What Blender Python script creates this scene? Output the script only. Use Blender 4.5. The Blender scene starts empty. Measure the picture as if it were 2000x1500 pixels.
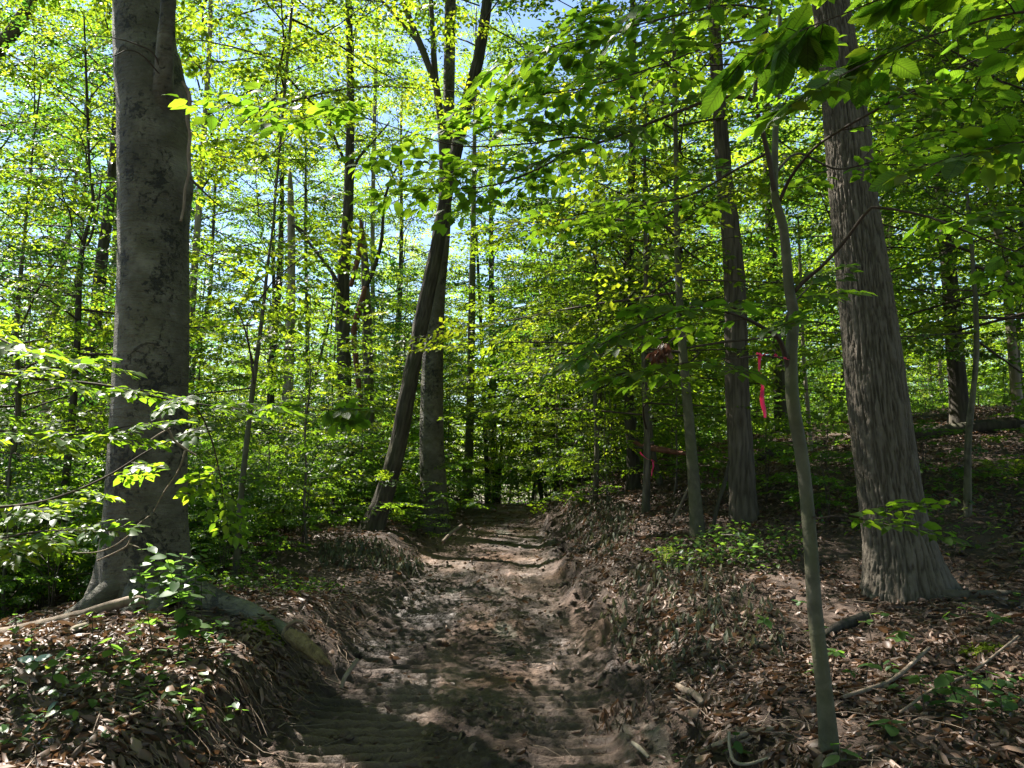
import bpy, math
import numpy as np
from mathutils import Vector, Matrix

# ------------------------------------------------------------------ camera, light, exposure
scene = bpy.context.scene
COL = scene.collection
F_PX, HORIZON = 1483.0, 900.0
PITCH = math.atan((HORIZON - 750.0) / F_PX)
CAM = np.array([0.0, 0.0, 1.65])
cam_d = bpy.data.cameras.new('camera'); cam_d.sensor_width = 36.0
cam_d.lens = 36.0 * F_PX / 2000.0; cam_d.clip_start = 0.05; cam_d.clip_end = 1200.0
cam = bpy.data.objects.new('camera', cam_d); COL.objects.link(cam)
cam.location = CAM; cam.rotation_euler = (math.pi / 2 + PITCH, 0, 0)
scene.camera = cam

SUN_AZ, SUN_EL = math.radians(-52.0), math.radians(54.0)      # azimuth from +Y towards +X
SUN_STR, SKY_STR, EXPOSURE = 5.0, 0.05, 2.5
world = bpy.data.worlds.new('World'); scene.world = world; world.use_nodes = True
wn, wl = world.node_tree.nodes, world.node_tree.links
wn.clear()
sky = wn.new('ShaderNodeTexSky'); sky.sky_type = 'NISHITA'; sky.sun_disc = False
sky.sun_elevation = SUN_EL; sky.sun_rotation = SUN_AZ
sky.dust_density = 0.3; sky.ozone_density = 2.0
bg = wn.new('ShaderNodeBackground'); bg.inputs['Strength'].default_value = SKY_STR
wo = wn.new('ShaderNodeOutputWorld')
wl.new(sky.outputs['Color'], bg.inputs['Color']); wl.new(bg.outputs['Background'], wo.inputs['Surface'])
sun_d = bpy.data.lights.new('sun', 'SUN'); sun_d.energy = SUN_STR; sun_d.angle = math.radians(0.48)
sun_d.color = (1.0, 0.95, 0.86)
sun = bpy.data.objects.new('sun', sun_d); COL.objects.link(sun)
sdir = Vector((math.sin(SUN_AZ) * math.cos(SUN_EL), math.cos(SUN_AZ) * math.cos(SUN_EL), math.sin(SUN_EL)))
sun.rotation_euler = sdir.to_track_quat('Z', 'Y').to_euler(); sun.location = sdir * 60
vs = scene.view_settings
vs.view_transform = 'Standard'; vs.look = 'None'; vs.gamma = 1.0; vs.use_curve_mapping = False
vs.exposure = EXPOSURE
cy = scene.cycles
cy.use_denoising = True; cy.use_adaptive_sampling = False; cy.max_bounces = 6; cy.diffuse_bounces = 4; cy.glossy_bounces = 2
cy.transmission_bounces = 4; cy.transparent_max_bounces = 4
cy.caustics_reflective = False; cy.caustics_refractive = False
cy.sample_clamp_indirect = 6.0

# ------------------------------------------------------------------ numbers
def P(px, py, y):
    a, b = (px - 1000.0) / F_PX, (750.0 - py) / F_PX
    d = np.array([a, math.cos(PITCH) - b * math.sin(PITCH), math.sin(PITCH) + b * math.cos(PITCH)])
    return CAM + d * (y / d[1])

def hash2(ix, iy, seed):
    h = (ix.astype(np.int64) * 374761393 + iy.astype(np.int64) * 668265263 + seed * 1442695041) & 0xFFFFFFFF
    h = ((h ^ (h >> 13)) * 1274126177) & 0xFFFFFFFF
    h = h ^ (h >> 16)
    return (h & 0xFFFFFF) / float(0xFFFFFF)

def vnoise(x, y, seed=0):
    x = np.asarray(x, float); y = np.asarray(y, float)
    ix, iy = np.floor(x), np.floor(y)
    fx, fy = x - ix, y - iy
    fx = fx * fx * (3 - 2 * fx); fy = fy * fy * (3 - 2 * fy)
    a, b = hash2(ix, iy, seed), hash2(ix + 1, iy, seed)
    c, d = hash2(ix, iy + 1, seed), hash2(ix + 1, iy + 1, seed)
    return (a * (1 - fx) + b * fx) * (1 - fy) + (c * (1 - fx) + d * fx) * fy

def fbm(x, y, seed=0, octv=4):
    s, a, t = 0.0, 0.5, 0.0
    for o in range(octv):
        s = s + a * vnoise(x * 2 ** o + 17.3 * o, y * 2 ** o - 9.1 * o, seed + o); t += a; a *= 0.5
    return s / t

def sstep(a, b, x):
    t = np.clip((x - a) / (b - a), 0, 1)
    return t * t * (3 - 2 * t)

_gy = np.arange(-60, 320, 0.25)
def smooth_curve(pts, sig):
    ys, zs = zip(*pts)
    v = np.interp(_gy, ys, zs)
    k = np.exp(-0.5 * (np.arange(-40, 41) * 0.25 / sig) ** 2); k /= k.sum()
    return np.convolve(np.pad(v, 40, mode='edge'), k, mode='valid')
_pz = smooth_curve([(-60, -1.2), (0, 0), (17.5, 0.50), (21, 0.5), (26, 0.15), (40, -1.6), (80, -5), (320, -14)], 1.2)
_slope = smooth_curve([(-60, .02), (0, .02), (4, .04), (6, .06), (9, .14), (12, .24), (16, .34), (18.5, .31), (23, .10), (30, 0.0), (60, -.04)], 0.7)
_bankL = smooth_curve([(-60, .38), (5.6, .40), (6.9, .30), (7.7, .10), (8.8, .10), (9.6, .24), (12, .24), (15, .14), (30, .1)], 0.25)
_bankR = smooth_curve([(-60, .20), (4, .22), (7, .30), (10, .38), (16, .48), (21, .42), (30, .2)], 0.8)
def pathz(y): return np.interp(y, _gy, _pz)
def path_c(y): return -0.30 + 0.05 * np.sin(np.asarray(y) * 0.35) - 0.10 * sstep(3, 0, np.asarray(y, float))
def path_hw(y): return 0.90 + 0.10 * (vnoise(np.asarray(y) * 0.9, 3.3, 5) - .5) + .05 * sstep(8, 3, np.asarray(y, float))

def treads(x, y):
    u = x - path_c(y)
    trL = sstep(-1.02, -.90, u) * sstep(-.20, -.32, u)
    trR = sstep(.30, .40, u) * sstep(.88, .76, u)
    ph = y / 0.115 + 0.30 * (fbm(x * 2.0, y * 2.0, 41, 2) - .5) + .12 * (fbm(x * 9, y * 9, 42, 2) - .5)
    saw = ph - np.floor(ph)
    bar = np.where(saw < .22, saw / .22, np.clip(1.15 - (saw - .22) / .6, 0, 1))
    patch = sstep(.34, .50, fbm(x * 1.1, y * 1.1, 44, 3)) * .6 + .4
    return trL, trR, bar, patch

def ground(x, y, micro=True):
    x = np.asarray(x, float); y = np.asarray(y, float)
    c = path_c(y); hw = path_hw(y)
    wob = 0.16 * (fbm(x * 1.7, y * 1.7, 31, 3) - .5)
    dl = (c - hw) - x + wob; dr = x - (c + hw) + wob
    z = pathz(y)
    near = sstep(16, 9, y)
    bl = np.interp(y, _gy, _bankL); br = np.interp(y, _gy, _bankR); sl = np.interp(y, _gy, _slope)
    z = z + bl * sstep(-0.02, np.where(y < 7.4, .50, .58), dl) + 0.05 * sstep(.5, 2.0, dl)
    z = z - 0.22 * np.clip(dl - 1.75, 0, 1.9) - 0.05 * np.clip(dl - 3.65, 0, 60)
    z = z + br * sstep(0.0, 0.75, dr) + sl * 6.0 * np.tanh(np.clip(dr - .3, 0, 60) / 6.0)
    z = z - 0.05 * np.clip(dr - 14, 0, 80)
    off = sstep(0.0, 0.5, np.maximum(dl, dr))
    z = z + off * (0.16 * (fbm(x * .6, y * .6, 3, 3) - .5) + 0.07 * (fbm(x * 3.1, y * 3.1, 7, 3) - .5))
    # churned berms along both edges
    berm = np.exp(-((dr - .12) / .20) ** 2) * (fbm(x * 4.3, y * 4.3, 11, 3) - .25) * .34
    bermL = np.exp(-((dl - .08) / .16) ** 2) * (fbm(x * 5.1, y * 5.1, 13, 3) - .35) * .22
    z = z + (berm + bermL) * sstep(22, 14, y)
    if micro:
        on = 1 - off
        m = fbm(x * 7.0, y * 7.0, 21, 4)
        trL, trR, bar, patch = treads(x, y)
        cl = np.abs(2 * fbm(x * 13.0, y * 13.0, 22, 3) - 1)
        fine = fbm(x * 34.0, y * 34.0, 23, 3); rough = sstep(.40, .58, fbm(x * 1.9, y * 1.1, 24, 3))
        z = z + on * near * (0.038 * (m - .5) + (0.040 * (.4 - cl) + .026 * (fine - .5)) * (.25 + rough) * (1 - .6 * np.maximum(trL, trR)))
        z = z + on * (1 - near) * 0.03 * (m - .5)
        z = z + (trL * patch + trR * .55 * patch) * (0.050 * (bar - .5)) * sstep(20, 12, y)
        z = z - 0.03 * (trL + trR) * near
        z = z + off * 0.035 * (fbm(x * 11, y * 11, 51, 4) - .5)
    return z

def G(x, y): return float(ground(np.array([x]), np.array([y]), False)[0])

# ------------------------------------------------------------------ meshes and objects
class MB:
    def __init__(s): s.v, s.f3, s.f4, s.m3, s.m4, s.a, s.n = [], [], [], [], [], [], 0
    def add(s, v, f3=None, f4=None, mat=0, rnd=0.5):
        v = np.asarray(v, float).reshape(-1, 3)
        if f3 is not None and len(f3): s.f3.append(np.asarray(f3) + s.n); s.m3.append(np.full(len(f3), mat))
        if f4 is not None and len(f4): s.f4.append(np.asarray(f4) + s.n); s.m4.append(np.full(len(f4), mat))
        s.v.append(v); s.a.append(np.broadcast_to(np.asarray(rnd, float), (len(v),)) if np.ndim(rnd) < 2 else rnd)
        s.n += len(v)
    def mesh(s, name, mats, smooth=True):
        v = np.concatenate(s.v) if s.v else np.zeros((0, 3))
        f3 = np.concatenate(s.f3) if s.f3 else np.zeros((0, 3), int)
        f4 = np.concatenate(s.f4) if s.f4 else np.zeros((0, 4), int)
        me = bpy.data.meshes.new(name)
        me.vertices.add(len(v)); me.vertices.foreach_set('co', v.astype(np.float32).ravel())
        nl = f3.size + f4.size
        me.loops.add(nl)
        me.loops.foreach_set('vertex_index', np.concatenate([f3.ravel(), f4.ravel()]).astype(np.int32))
        npoly = len(f3) + len(f4)
        me.polygons.add(npoly)
        ls = np.concatenate([np.arange(len(f3)) * 3, f3.size + np.arange(len(f4)) * 4]).astype(np.int32)
        me.polygons.foreach_set('loop_start', ls)
        mi = np.concatenate([np.concatenate(s.m3) if s.m3 else np.zeros(0, int), np.concatenate(s.m4) if s.m4 else np.zeros(0, int)])
        for m in mats: me.materials.append(m)
        me.polygons.foreach_set('material_index', mi.astype(np.int32))
        me.polygons.foreach_set('use_smooth', np.full(npoly, smooth))
        at = me.attributes.new('rnd', 'FLOAT', 'POINT')
        at.data.foreach_set('value', np.concatenate(s.a).astype(np.float32))
        me.update(calc_edges=True)
        return me

def link(name, data, parent=None, loc=None):
    o = bpy.data.objects.new(name, data); COL.objects.link(o)
    if loc is not None: o.location = loc
    if parent is not None: o.parent = parent
    return o
def tag(o, label=None, cat=None, group=None, kind=None):
    if label: o['label'] = label
    if cat: o['category'] = cat
    if group: o['group'] = group
    if kind: o['kind'] = kind
    return o
def empty(name, loc, rz=0.0, s=1.0):
    o = bpy.data.objects.new(name, None); COL.objects.link(o)
    o.location = loc; o.rotation_euler = (0, 0, rz); o.scale = (s, s, s); o.empty_display_size = .1
    return o

def crom(pts, n):
    """Catmull-Rom through pts (k, c) sampled at n points."""
    p = np.asarray(pts, float)
    if len(p) == 2:
        t = np.linspace(0, 1, n)[:, None]; return p[0] * (1 - t) + p[1] * t
    seg = np.r_[0, np.cumsum(np.maximum(np.linalg.norm(np.diff(p[:, :3], axis=0), axis=1), 1e-6))]
    t = np.linspace(0, seg[-1], n) if np.ndim(n) == 0 else np.asarray(n) * seg[-1]
    i = np.clip(np.searchsorted(seg, t, 'right') - 1, 0, len(p) - 2)
    u = ((t - seg[i]) / (seg[i + 1] - seg[i]))[:, None]
    q = np.vstack([2 * p[0] - p[1], p, 2 * p[-1] - p[-2]])
    p0, p1, p2, p3 = q[i], q[i + 1], q[i + 2], q[i + 3]
    return .5 * (2 * p1 + (p2 - p0) * u + (2 * p0 - 5 * p1 + 4 * p2 - p3) * u ** 2 + (3 * p1 - p0 - 3 * p2 + p3) * u ** 3)

def frames(c):
    t = np.gradient(c, axis=0); t /= np.maximum(np.linalg.norm(t, axis=1, keepdims=True), 1e-9)
    n = np.zeros_like(t)
    ref = np.array([0, 1.0, 0]) if abs(t[0, 1]) < .9 else np.array([1.0, 0, 0])
    a = ref - t[0] * ref.dot(t[0]); n[0] = a / np.linalg.norm(a)
    for i in range(1, len(c)):
        a = n[i - 1] - t[i] * n[i - 1].dot(t[i]); n[i] = a / max(np.linalg.norm(a), 1e-9)
    return t, n, np.cross(t, n)

def tube(mb, pts, rad, sides=6, n=None, mat=0, rnd=.5, disp=None, cap=True, att=None):
    """pts (k,3), rad (k,) -> tapered tube; disp(theta, s, r) returns radius factors."""
    pr = np.column_stack([np.asarray(pts, float), np.asarray(rad, float)])
    if n is not None: pr = crom(pr, n)
    c, r = pr[:, :3], np.maximum(pr[:, 3], .0004)
    _, nn, bb = frames(c)
    th = np.linspace(0, 2 * math.pi, sides, endpoint=False)
    R = np.repeat(r[:, None], sides, 1)
    s = np.r_[0, np.cumsum(np.linalg.norm(np.diff(c, axis=0), axis=1))]
    if disp is not None: R = R * disp(th[None, :] + 0 * R, s[:, None] + 0 * R, R)
    v = c[:, None, :] + R[:, :, None] * (np.cos(th)[None, :, None] * nn[:, None, :] + np.sin(th)[None, :, None] * bb[:, None, :])
    k = len(c)
    i = np.arange(k - 1)[:, None] * sides; j = np.arange(sides)[None, :]; j2 = (j + 1) % sides
    f4 = np.stack([i + j, i + j2, i + sides + j2, i + sides + j], -1).reshape(-1, 4)
    v = v.reshape(-1, 3); f3 = []
    if cap:
        for e, row in ((0, 0), (k - 1, k - 1)):
            ci = len(v); v = np.vstack([v, c[e]])
            a = row * sides + np.arange(sides); b = row * sides + (np.arange(sides) + 1) % sides
            f3.append(np.stack([np.full(sides, ci), b, a] if e == 0 else [np.full(sides, ci), a, b], -1))
    rr = rnd
    if att is not None: rr = np.r_[att(th[None, :] + 0 * R, s[:, None] + 0 * R).ravel(), np.full(len(v) - k * sides, .5)]
    mb.add(v, np.concatenate(f3) if f3 else None, f4, mat, rr)
    return c, r

# ------------------------------------------------------------------ materials
def new_mat(name):
    m = bpy.data.materials.new(name); m.use_nodes = True
    nt = m.node_tree; nt.nodes.clear()
    out = nt.nodes.new('ShaderNodeOutputMaterial')
    return m, nt, nt.nodes, nt.links, out
def N(nt, typ, **kw):
    n = nt.nodes.new(typ)
    for k, v in kw.items():
        if k in n.inputs: n.inputs[k].default_value = v
        else: setattr(n, k, v)
    return n
def ramp(nt, fac, stops):
    r = nt.nodes.new('ShaderNodeValToRGB'); e = r.color_ramp.elements
    while len(e) < len(stops): e.new(.5)
    for el, (p, c) in zip(e, stops): el.position = p; el.color = (*c, 1) if len(c) == 3 else c
    nt.links.new(fac, r.inputs[0]); return r
def coords(nt, scale=(1, 1, 1), out='Object'):
    t = nt.nodes.new('ShaderNodeTexCoord'); mp = nt.nodes.new('ShaderNodeMapping'); mp.inputs['Scale'].default_value = scale
    nt.links.new(t.outputs[out], mp.inputs[0]); return mp.outputs[0]
def noise(nt, vec, scale, detail=5, rough=.55, dist=0.0):
    n = N(nt, 'ShaderNodeTexNoise', Scale=scale, Detail=detail, Roughness=rough, Distortion=dist)
    nt.links.new(vec, n.inputs['Vector']); return n.outputs['Fac']
def mixc(nt, fac, a, b, mode='MIX'):
    m = nt.nodes.new('ShaderNodeMix'); m.data_type = 'RGBA'; m.blend_type = mode
    for sock, val in ((m.inputs[0], fac), (m.inputs[6], a), (m.inputs[7], b)):
        if hasattr(val, 'is_linked'): nt.links.new(val, sock)
        elif isinstance(val, (int, float)): sock.default_value = val
        else: sock.default_value = (*val, 1)
    return m.outputs[2]
def mathn(nt, op, a, b=None):
    m = nt.nodes.new('ShaderNodeMath'); m.operation = op
    for sock, val in ((m.inputs[0], a), (m.inputs[1], b)):
        if val is None: continue
        if hasattr(val, 'is_linked'): nt.links.new(val, sock)
        else: sock.default_value = val
    return m.outputs[0]
def bump(nt, height, strength, dist=.02):
    b = N(nt, 'ShaderNodeBump', Strength=strength, Distance=dist); nt.links.new(height, b.inputs['Height']); return b.outputs[0]
def rnd_attr(nt):
    a = nt.nodes.new('ShaderNodeAttribute'); a.attribute_name = 'rnd'; return a.outputs['Fac']

def leaf_mat(name, refl, trans, tfac=.58, gloss=.35, rough=.42, veins=False):
    m, nt, nd, lk, out = new_mat(name)
    a = rnd_attr(nt)
    oi = nt.nodes.new('ShaderNodeObjectInfo')
    f = mathn(nt, 'ADD', mathn(nt, 'MULTIPLY', a, .62), mathn(nt, 'MULTIPLY', oi.outputs['Random'], .38))
    c1 = ramp(nt, f, [(0.0, refl[0]), (.55, refl[1]), (1.0, refl[2])])
    c2 = ramp(nt, f, [(0.0, trans[0]), (.55, trans[1]), (1.0, trans[2])])
    p = N(nt, 'ShaderNodeBsdfPrincipled', Roughness=rough); p.inputs['Specular IOR Level'].default_value = gloss
    lk.new(c1.outputs[0], p.inputs['Base Color'])
    t = nt.nodes.new('ShaderNodeBsdfTranslucent'); lk.new(c2.outputs[0], t.inputs['Color'])
    if veins:
        tc = nt.nodes.new('ShaderNodeTexCoord'); sx = nt.nodes.new('ShaderNodeSeparateXYZ'); lk.new(tc.outputs['Object'], sx.inputs[0])
        av = mathn(nt, 'ABSOLUTE', sx.outputs['Y'])
        w = mathn(nt, 'SINE', mathn(nt, 'MULTIPLY', mathn(nt, 'SUBTRACT', sx.outputs['X'], mathn(nt, 'MULTIPLY', av, .9)), 62.0))
        b = bump(nt, w, .16, .01); lk.new(b, p.inputs['Normal']); lk.new(b, t.inputs['Normal'])
        v2 = mathn(nt, 'MULTIPLY', mathn(nt, 'GREATER_THAN', w, .86), .45)
        mid = mathn(nt, 'MULTIPLY', mathn(nt, 'LESS_THAN', av, .016), .7)
        lk.new(mixc(nt, mathn(nt, 'MAXIMUM', v2, mid), c2.outputs[0], (.09, .14, .012)), t.inputs['Color'])
    mx = nt.nodes.new('ShaderNodeMixShader'); mx.inputs[0].default_value = tfac
    lk.new(p.outputs[0], mx.inputs[1]); lk.new(t.outputs[0], mx.inputs[2]); lk.new(mx.outputs[0], out.inputs[0])
    return m

G_REFL = [(.024, .056, .011), (.042, .088, .015), (.078, .115, .018)]
G_TRAN = [(.12, .25, .011), (.235, .38, .015), (.43, .475, .02)]
M_LEAF = leaf_mat('leaf_green', G_REFL, G_TRAN)
M_LEAF_DEEP = leaf_mat('leaf_deep_green', [(.020, .050, .014), (.034, .076, .018), (.06, .10, .02)], [(.07, .19, .018), (.12, .27, .022), (.24, .37, .025)])
M_LEAF_LIGHT = leaf_mat('leaf_light_green', [(.034, .066, .010), (.058, .10, .014), (.095, .12, .018)], [(.16, .29, .012), (.28, .40, .015), (.46, .48, .02)])
M_LEAF_HERO = leaf_mat('leaf_green_veined', G_REFL, [(.11, .26, .012), (.19, .37, .016), (.33, .46, .02)], veins=True)
M_SHRUB = leaf_mat('shrub_leaf', [(.028, .070, .016), (.045, .098, .020), (.075, .125, .022)], [(.11, .25, .018), (.20, .35, .02), (.36, .43, .02)])
M_PLANT = leaf_mat('seedling_leaf', [(.030, .075, .022), (.045, .10, .028), (.09, .14, .02)], [(.10, .23, .03), (.15, .29, .03), (.30, .40, .03)], gloss=.5)
M_WILT = leaf_mat('wilted_leaf', [(.06, .065, .04), (.10, .105, .065), (.16, .14, .09)], [(.06, .07, .03), (.09, .10, .04), (.14, .12, .06)], tfac=.25, gloss=.3, rough=.6)
M_DEAD = leaf_mat('dead_leaf', [(.040, .024, .018), (.125, .077, .055), (.36, .25, .19)], [(.10, .05, .02), (.17, .09, .04), (.25, .15, .08)], tfac=.18, gloss=.35, rough=.5)
M_RUST = leaf_mat('rust_leaf', [(.05, .025, .016), (.11, .052, .034), (.22, .13, .10)], [(.10, .035, .02), (.13, .05, .03), (.18, .08, .04)], tfac=.3)
M_MOSS = leaf_mat('moss', [(.09, .13, .012), (.14, .18, .015), (.2, .24, .02)], [(.2, .3, .02), (.25, .33, .02), (.3, .35, .02)], tfac=.3, gloss=.1, rough=.8)
M_FERN = leaf_mat('fern_leaf', [(.05, .10, .015), (.08, .14, .02), (.12, .17, .02)], [(.2, .33, .02), (.28, .4, .02), (.38, .45, .03)])

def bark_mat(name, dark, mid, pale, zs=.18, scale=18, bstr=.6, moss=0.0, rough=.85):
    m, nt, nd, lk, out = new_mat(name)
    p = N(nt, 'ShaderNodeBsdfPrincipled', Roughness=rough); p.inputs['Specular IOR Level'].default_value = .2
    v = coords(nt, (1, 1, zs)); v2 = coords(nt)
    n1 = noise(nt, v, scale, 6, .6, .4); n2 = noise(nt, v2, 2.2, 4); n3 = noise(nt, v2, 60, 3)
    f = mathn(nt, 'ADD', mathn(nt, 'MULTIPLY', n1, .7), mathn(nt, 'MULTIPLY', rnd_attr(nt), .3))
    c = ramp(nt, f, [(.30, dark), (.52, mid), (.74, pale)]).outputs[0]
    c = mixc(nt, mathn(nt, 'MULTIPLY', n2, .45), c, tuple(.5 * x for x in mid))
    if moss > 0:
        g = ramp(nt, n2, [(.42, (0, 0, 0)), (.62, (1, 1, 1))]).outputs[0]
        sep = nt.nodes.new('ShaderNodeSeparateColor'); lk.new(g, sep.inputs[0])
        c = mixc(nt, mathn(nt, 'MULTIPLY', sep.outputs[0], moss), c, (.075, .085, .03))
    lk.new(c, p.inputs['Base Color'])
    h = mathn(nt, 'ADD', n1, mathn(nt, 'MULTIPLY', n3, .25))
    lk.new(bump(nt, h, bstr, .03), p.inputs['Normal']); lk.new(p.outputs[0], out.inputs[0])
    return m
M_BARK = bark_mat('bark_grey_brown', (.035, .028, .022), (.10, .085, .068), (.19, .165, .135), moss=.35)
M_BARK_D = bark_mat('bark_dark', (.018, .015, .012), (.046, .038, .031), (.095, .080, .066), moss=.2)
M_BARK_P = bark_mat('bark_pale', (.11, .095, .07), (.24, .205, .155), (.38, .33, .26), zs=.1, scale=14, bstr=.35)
M_BARK_S = bark_mat('bark_smooth_sapling', (.030, .027, .018), (.085, .078, .052), (.165, .150, .110), zs=.8, scale=14, bstr=.3, moss=.5, rough=.7)
M_TWIG = bark_mat('twig', (.03, .022, .016), (.06, .045, .034), (.10, .08, .06), bstr=.2)
M_STICK = bark_mat('stick', (.08, .055, .04), (.19, .145, .11), (.33, .27, .21), zs=.3, bstr=.4)
M_ROOT = bark_mat('root', (.07, .045, .03), (.17, .12, .085), (.30, .22, .165), zs=.4, bstr=.5)
M_SPLIT = bark_mat('split_wood', (.05, .033, .018), (.19, .13, .068), (.36, .26, .145), zs=.9, scale=30, bstr=.9)
M_ROT = bark_mat('rotten_wood', (.06, .022, .012), (.16, .07, .045), (.26, .14, .10), zs=.3, bstr=.7)

def beech_mat():
    m, nt, nd, lk, out = new_mat('beech_bark')
    p = N(nt, 'ShaderNodeBsdfPrincipled', Roughness=.72); p.inputs['Specular IOR Level'].default_value = .25
    v = coords(nt); vh = coords(nt, (1, 1, 5)); vs_ = coords(nt, (1, 1, .55))
    n1 = noise(nt, v, 2.4, 7, .68); n2 = noise(nt, vh, 7, 6, .65); n3 = noise(nt, v, 45, 4, .6)
    c = ramp(nt, n1, [(.32, (.042, .037, .027)), (.48, (.098, .088, .066)), (.64, (.205, .186, .148))]).outputs[0]
    c = mixc(nt, mathn(nt, 'MULTIPLY', n2, .5), c, (.055, .048, .036))
    g = noise(nt, v, 2.3, 3); gs = mathn(nt, 'MULTIPLY', ramp(nt, g, [(.48, (0, 0, 0)), (.66, (1, 1, 1))]).outputs[0], .55)
    c = mixc(nt, gs, c, (.056, .050, .022))
    # black canker blotches: clustered, speckled at their rims
    big = noise(nt, vs_, 3.6, 3, .6); sm = noise(nt, v, 21, 7, .72, .5)
    sp = mathn(nt, 'ADD', mathn(nt, 'MULTIPLY', big, .48), mathn(nt, 'MULTIPLY', sm, .62))
    k = ramp(nt, sp, [(.594, (0, 0, 0)), (.645, (1, 1, 1))]).outputs[0]
    c = mixc(nt, mathn(nt, 'MULTIPLY', k, .88), c, (.022, .021, .02))
    sc = mathn(nt, 'GREATER_THAN', rnd_attr(nt), .75)
    c = mixc(nt, mathn(nt, 'MULTIPLY', sc, .75), c, (.03, .027, .022))
    lk.new(c, p.inputs['Base Color'])
    h = mathn(nt, 'ADD', mathn(nt, 'ADD', n2, mathn(nt, 'MULTIPLY', n3, .3)), mathn(nt, 'MULTIPLY', k, -.5))
    lk.new(bump(nt, h, .8, .04), p.inputs['Normal']); lk.new(p.outputs[0], out.inputs[0])
    return m
M_BEECH = beech_mat()

def furrow_mat():
    m, nt, nd, lk, out = new_mat('furrowed_bark')
    p = N(nt, 'ShaderNodeBsdfPrincipled', Roughness=.9); p.inputs['Specular IOR Level'].default_value = .15
    v = coords(nt, (1, 1, .16)); v2 = coords(nt)
    n1 = noise(nt, v, 30, 6, .6, .3); n2 = noise(nt, v2, 1.7, 4); n3 = noise(nt, v2, 90, 3)
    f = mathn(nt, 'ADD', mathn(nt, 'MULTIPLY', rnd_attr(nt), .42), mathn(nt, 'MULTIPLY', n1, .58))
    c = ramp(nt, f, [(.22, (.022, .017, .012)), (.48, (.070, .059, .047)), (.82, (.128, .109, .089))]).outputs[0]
    c = mixc(nt, mathn(nt, 'MULTIPLY', n2, .5), c, (.085, .07, .05))
    lk.new(c, p.inputs['Base Color'])
    h = mathn(nt, 'ADD', n1, mathn(nt, 'MULTIPLY', n3, .3))
    lk.new(bump(nt, h, .6, .02), p.inputs['Normal']); lk.new(p.outputs[0], out.inputs[0])
    return m
M_FURROW = furrow_mat()

def soil_mat(path):
    m, nt, nd, lk, out = new_mat('churned_mud' if path else 'forest_soil')
    p = N(nt, 'ShaderNodeBsdfPrincipled', Roughness=.82); p.inputs['Specular IOR Level'].default_value = .3
    v = coords(nt); vy = coords(nt, (1, .35, 1))
    n1 = noise(nt, vy, 1.5, 5, .6, .5); n2 = noise(nt, v, 9, 6, .65); n3 = noise(nt, v, 38, 6, .7)
    if path:
        f = mathn(nt, 'ADD', mathn(nt, 'MULTIPLY', n1, .42), mathn(nt, 'ADD', mathn(nt, 'MULTIPLY', n2, .30), mathn(nt, 'MULTIPLY', n3, .28)))
        c = ramp(nt, f, [(.40, (.020, .012, .009)), (.47, (.056, .033, .024)), (.56, (.108, .068, .050)), (.70, (.22, .142, .110))]).outputs[0]
        och = noise(nt, v, .9, 4); k = mathn(nt, 'MULTIPLY', ramp(nt, och, [(.55, (0, 0, 0)), (.68, (1, 1, 1))]).outputs[0], .5)
        c = mixc(nt, k, c, (.19, .10, .05))
        # clay pressed flat by the machine's tracks: paler and greyer than the loose mud; cleat groove shade is painted in
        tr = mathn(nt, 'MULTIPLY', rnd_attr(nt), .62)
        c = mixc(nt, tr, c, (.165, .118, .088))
        wm = noise(nt, vy, 1.15, 4); k3 = mathn(nt, 'MULTIPLY', ramp(nt, wm, [(.47, (0, 0, 0)), (.60, (1, 1, 1))]).outputs[0], .8)
        c = mixc(nt, k3, c, (.032, .022, .018))
        gr = noise(nt, vy, 2.1, 5); k2 = mathn(nt, 'MULTIPLY', ramp(nt, gr, [(.62, (0, 0, 0)), (.70, (1, 1, 1))]).outputs[0], .7)
        c = mixc(nt, k2, c, (.17, .15, .12))
        wet = noise(nt, v, 1.3, 3)
        r = ramp(nt, wet, [(.42, (.85, .85, .85)), (.62, (.42, .42, .42))]).outputs[0]
        lk.new(r, p.inputs['Roughness'])
    else:
        f = mathn(nt, 'ADD', mathn(nt, 'MULTIPLY', n1, .4), mathn(nt, 'MULTIPLY', n2, .6))
        c = ramp(nt, f, [(.36, (.020, .013, .010)), (.5, (.050, .032, .023)), (.68, (.11, .072, .052))]).outputs[0]
        c = mixc(nt, mathn(nt, 'MULTIPLY', n3, .35), c, (.055, .034, .024))
    lk.new(c, p.inputs['Base Color'])
    h = mathn(nt, 'ADD', n2, mathn(nt, 'MULTIPLY', n3, .45))
    lk.new(bump(nt, h, 1.0, .05), p.inputs['Normal']); lk.new(p.outputs[0], out.inputs[0])
    return m
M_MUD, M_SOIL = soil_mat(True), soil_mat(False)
def plain(name, col, rough=.6, tr=None):
    m, nt, nd, lk, out = new_mat(name)
    p = N(nt, 'ShaderNodeBsdfPrincipled', Roughness=rough)
    v = coords(nt); n1 = noise(nt, v, 25, 3)
    lk.new(mixc(nt, mathn(nt, 'MULTIPLY', n1, .35), col, tuple(.6 * x for x in col)), p.inputs['Base Color'])
    if tr:
        t = nt.nodes.new('ShaderNodeBsdfTranslucent'); t.inputs['Color'].default_value = (*tr, 1)
        mx = nt.nodes.new('ShaderNodeMixShader'); mx.inputs[0].default_value = .45
        lk.new(p.outputs[0], mx.inputs[1]); lk.new(t.outputs[0], mx.inputs[2]); lk.new(mx.outputs[0], out.inputs[0])
    else: lk.new(p.outputs[0], out.inputs[0])
    return m
M_TAPE = plain('pink_tape', (.82, .05, .20), .4, (.9, .08, .25))
M_PALELEAF = plain('pale_leaf_painted_sheen', (.55, .62, .58), .5, (.3, .4, .3))  # white sheen of reflected sky is put into this pale leaf colour

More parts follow.
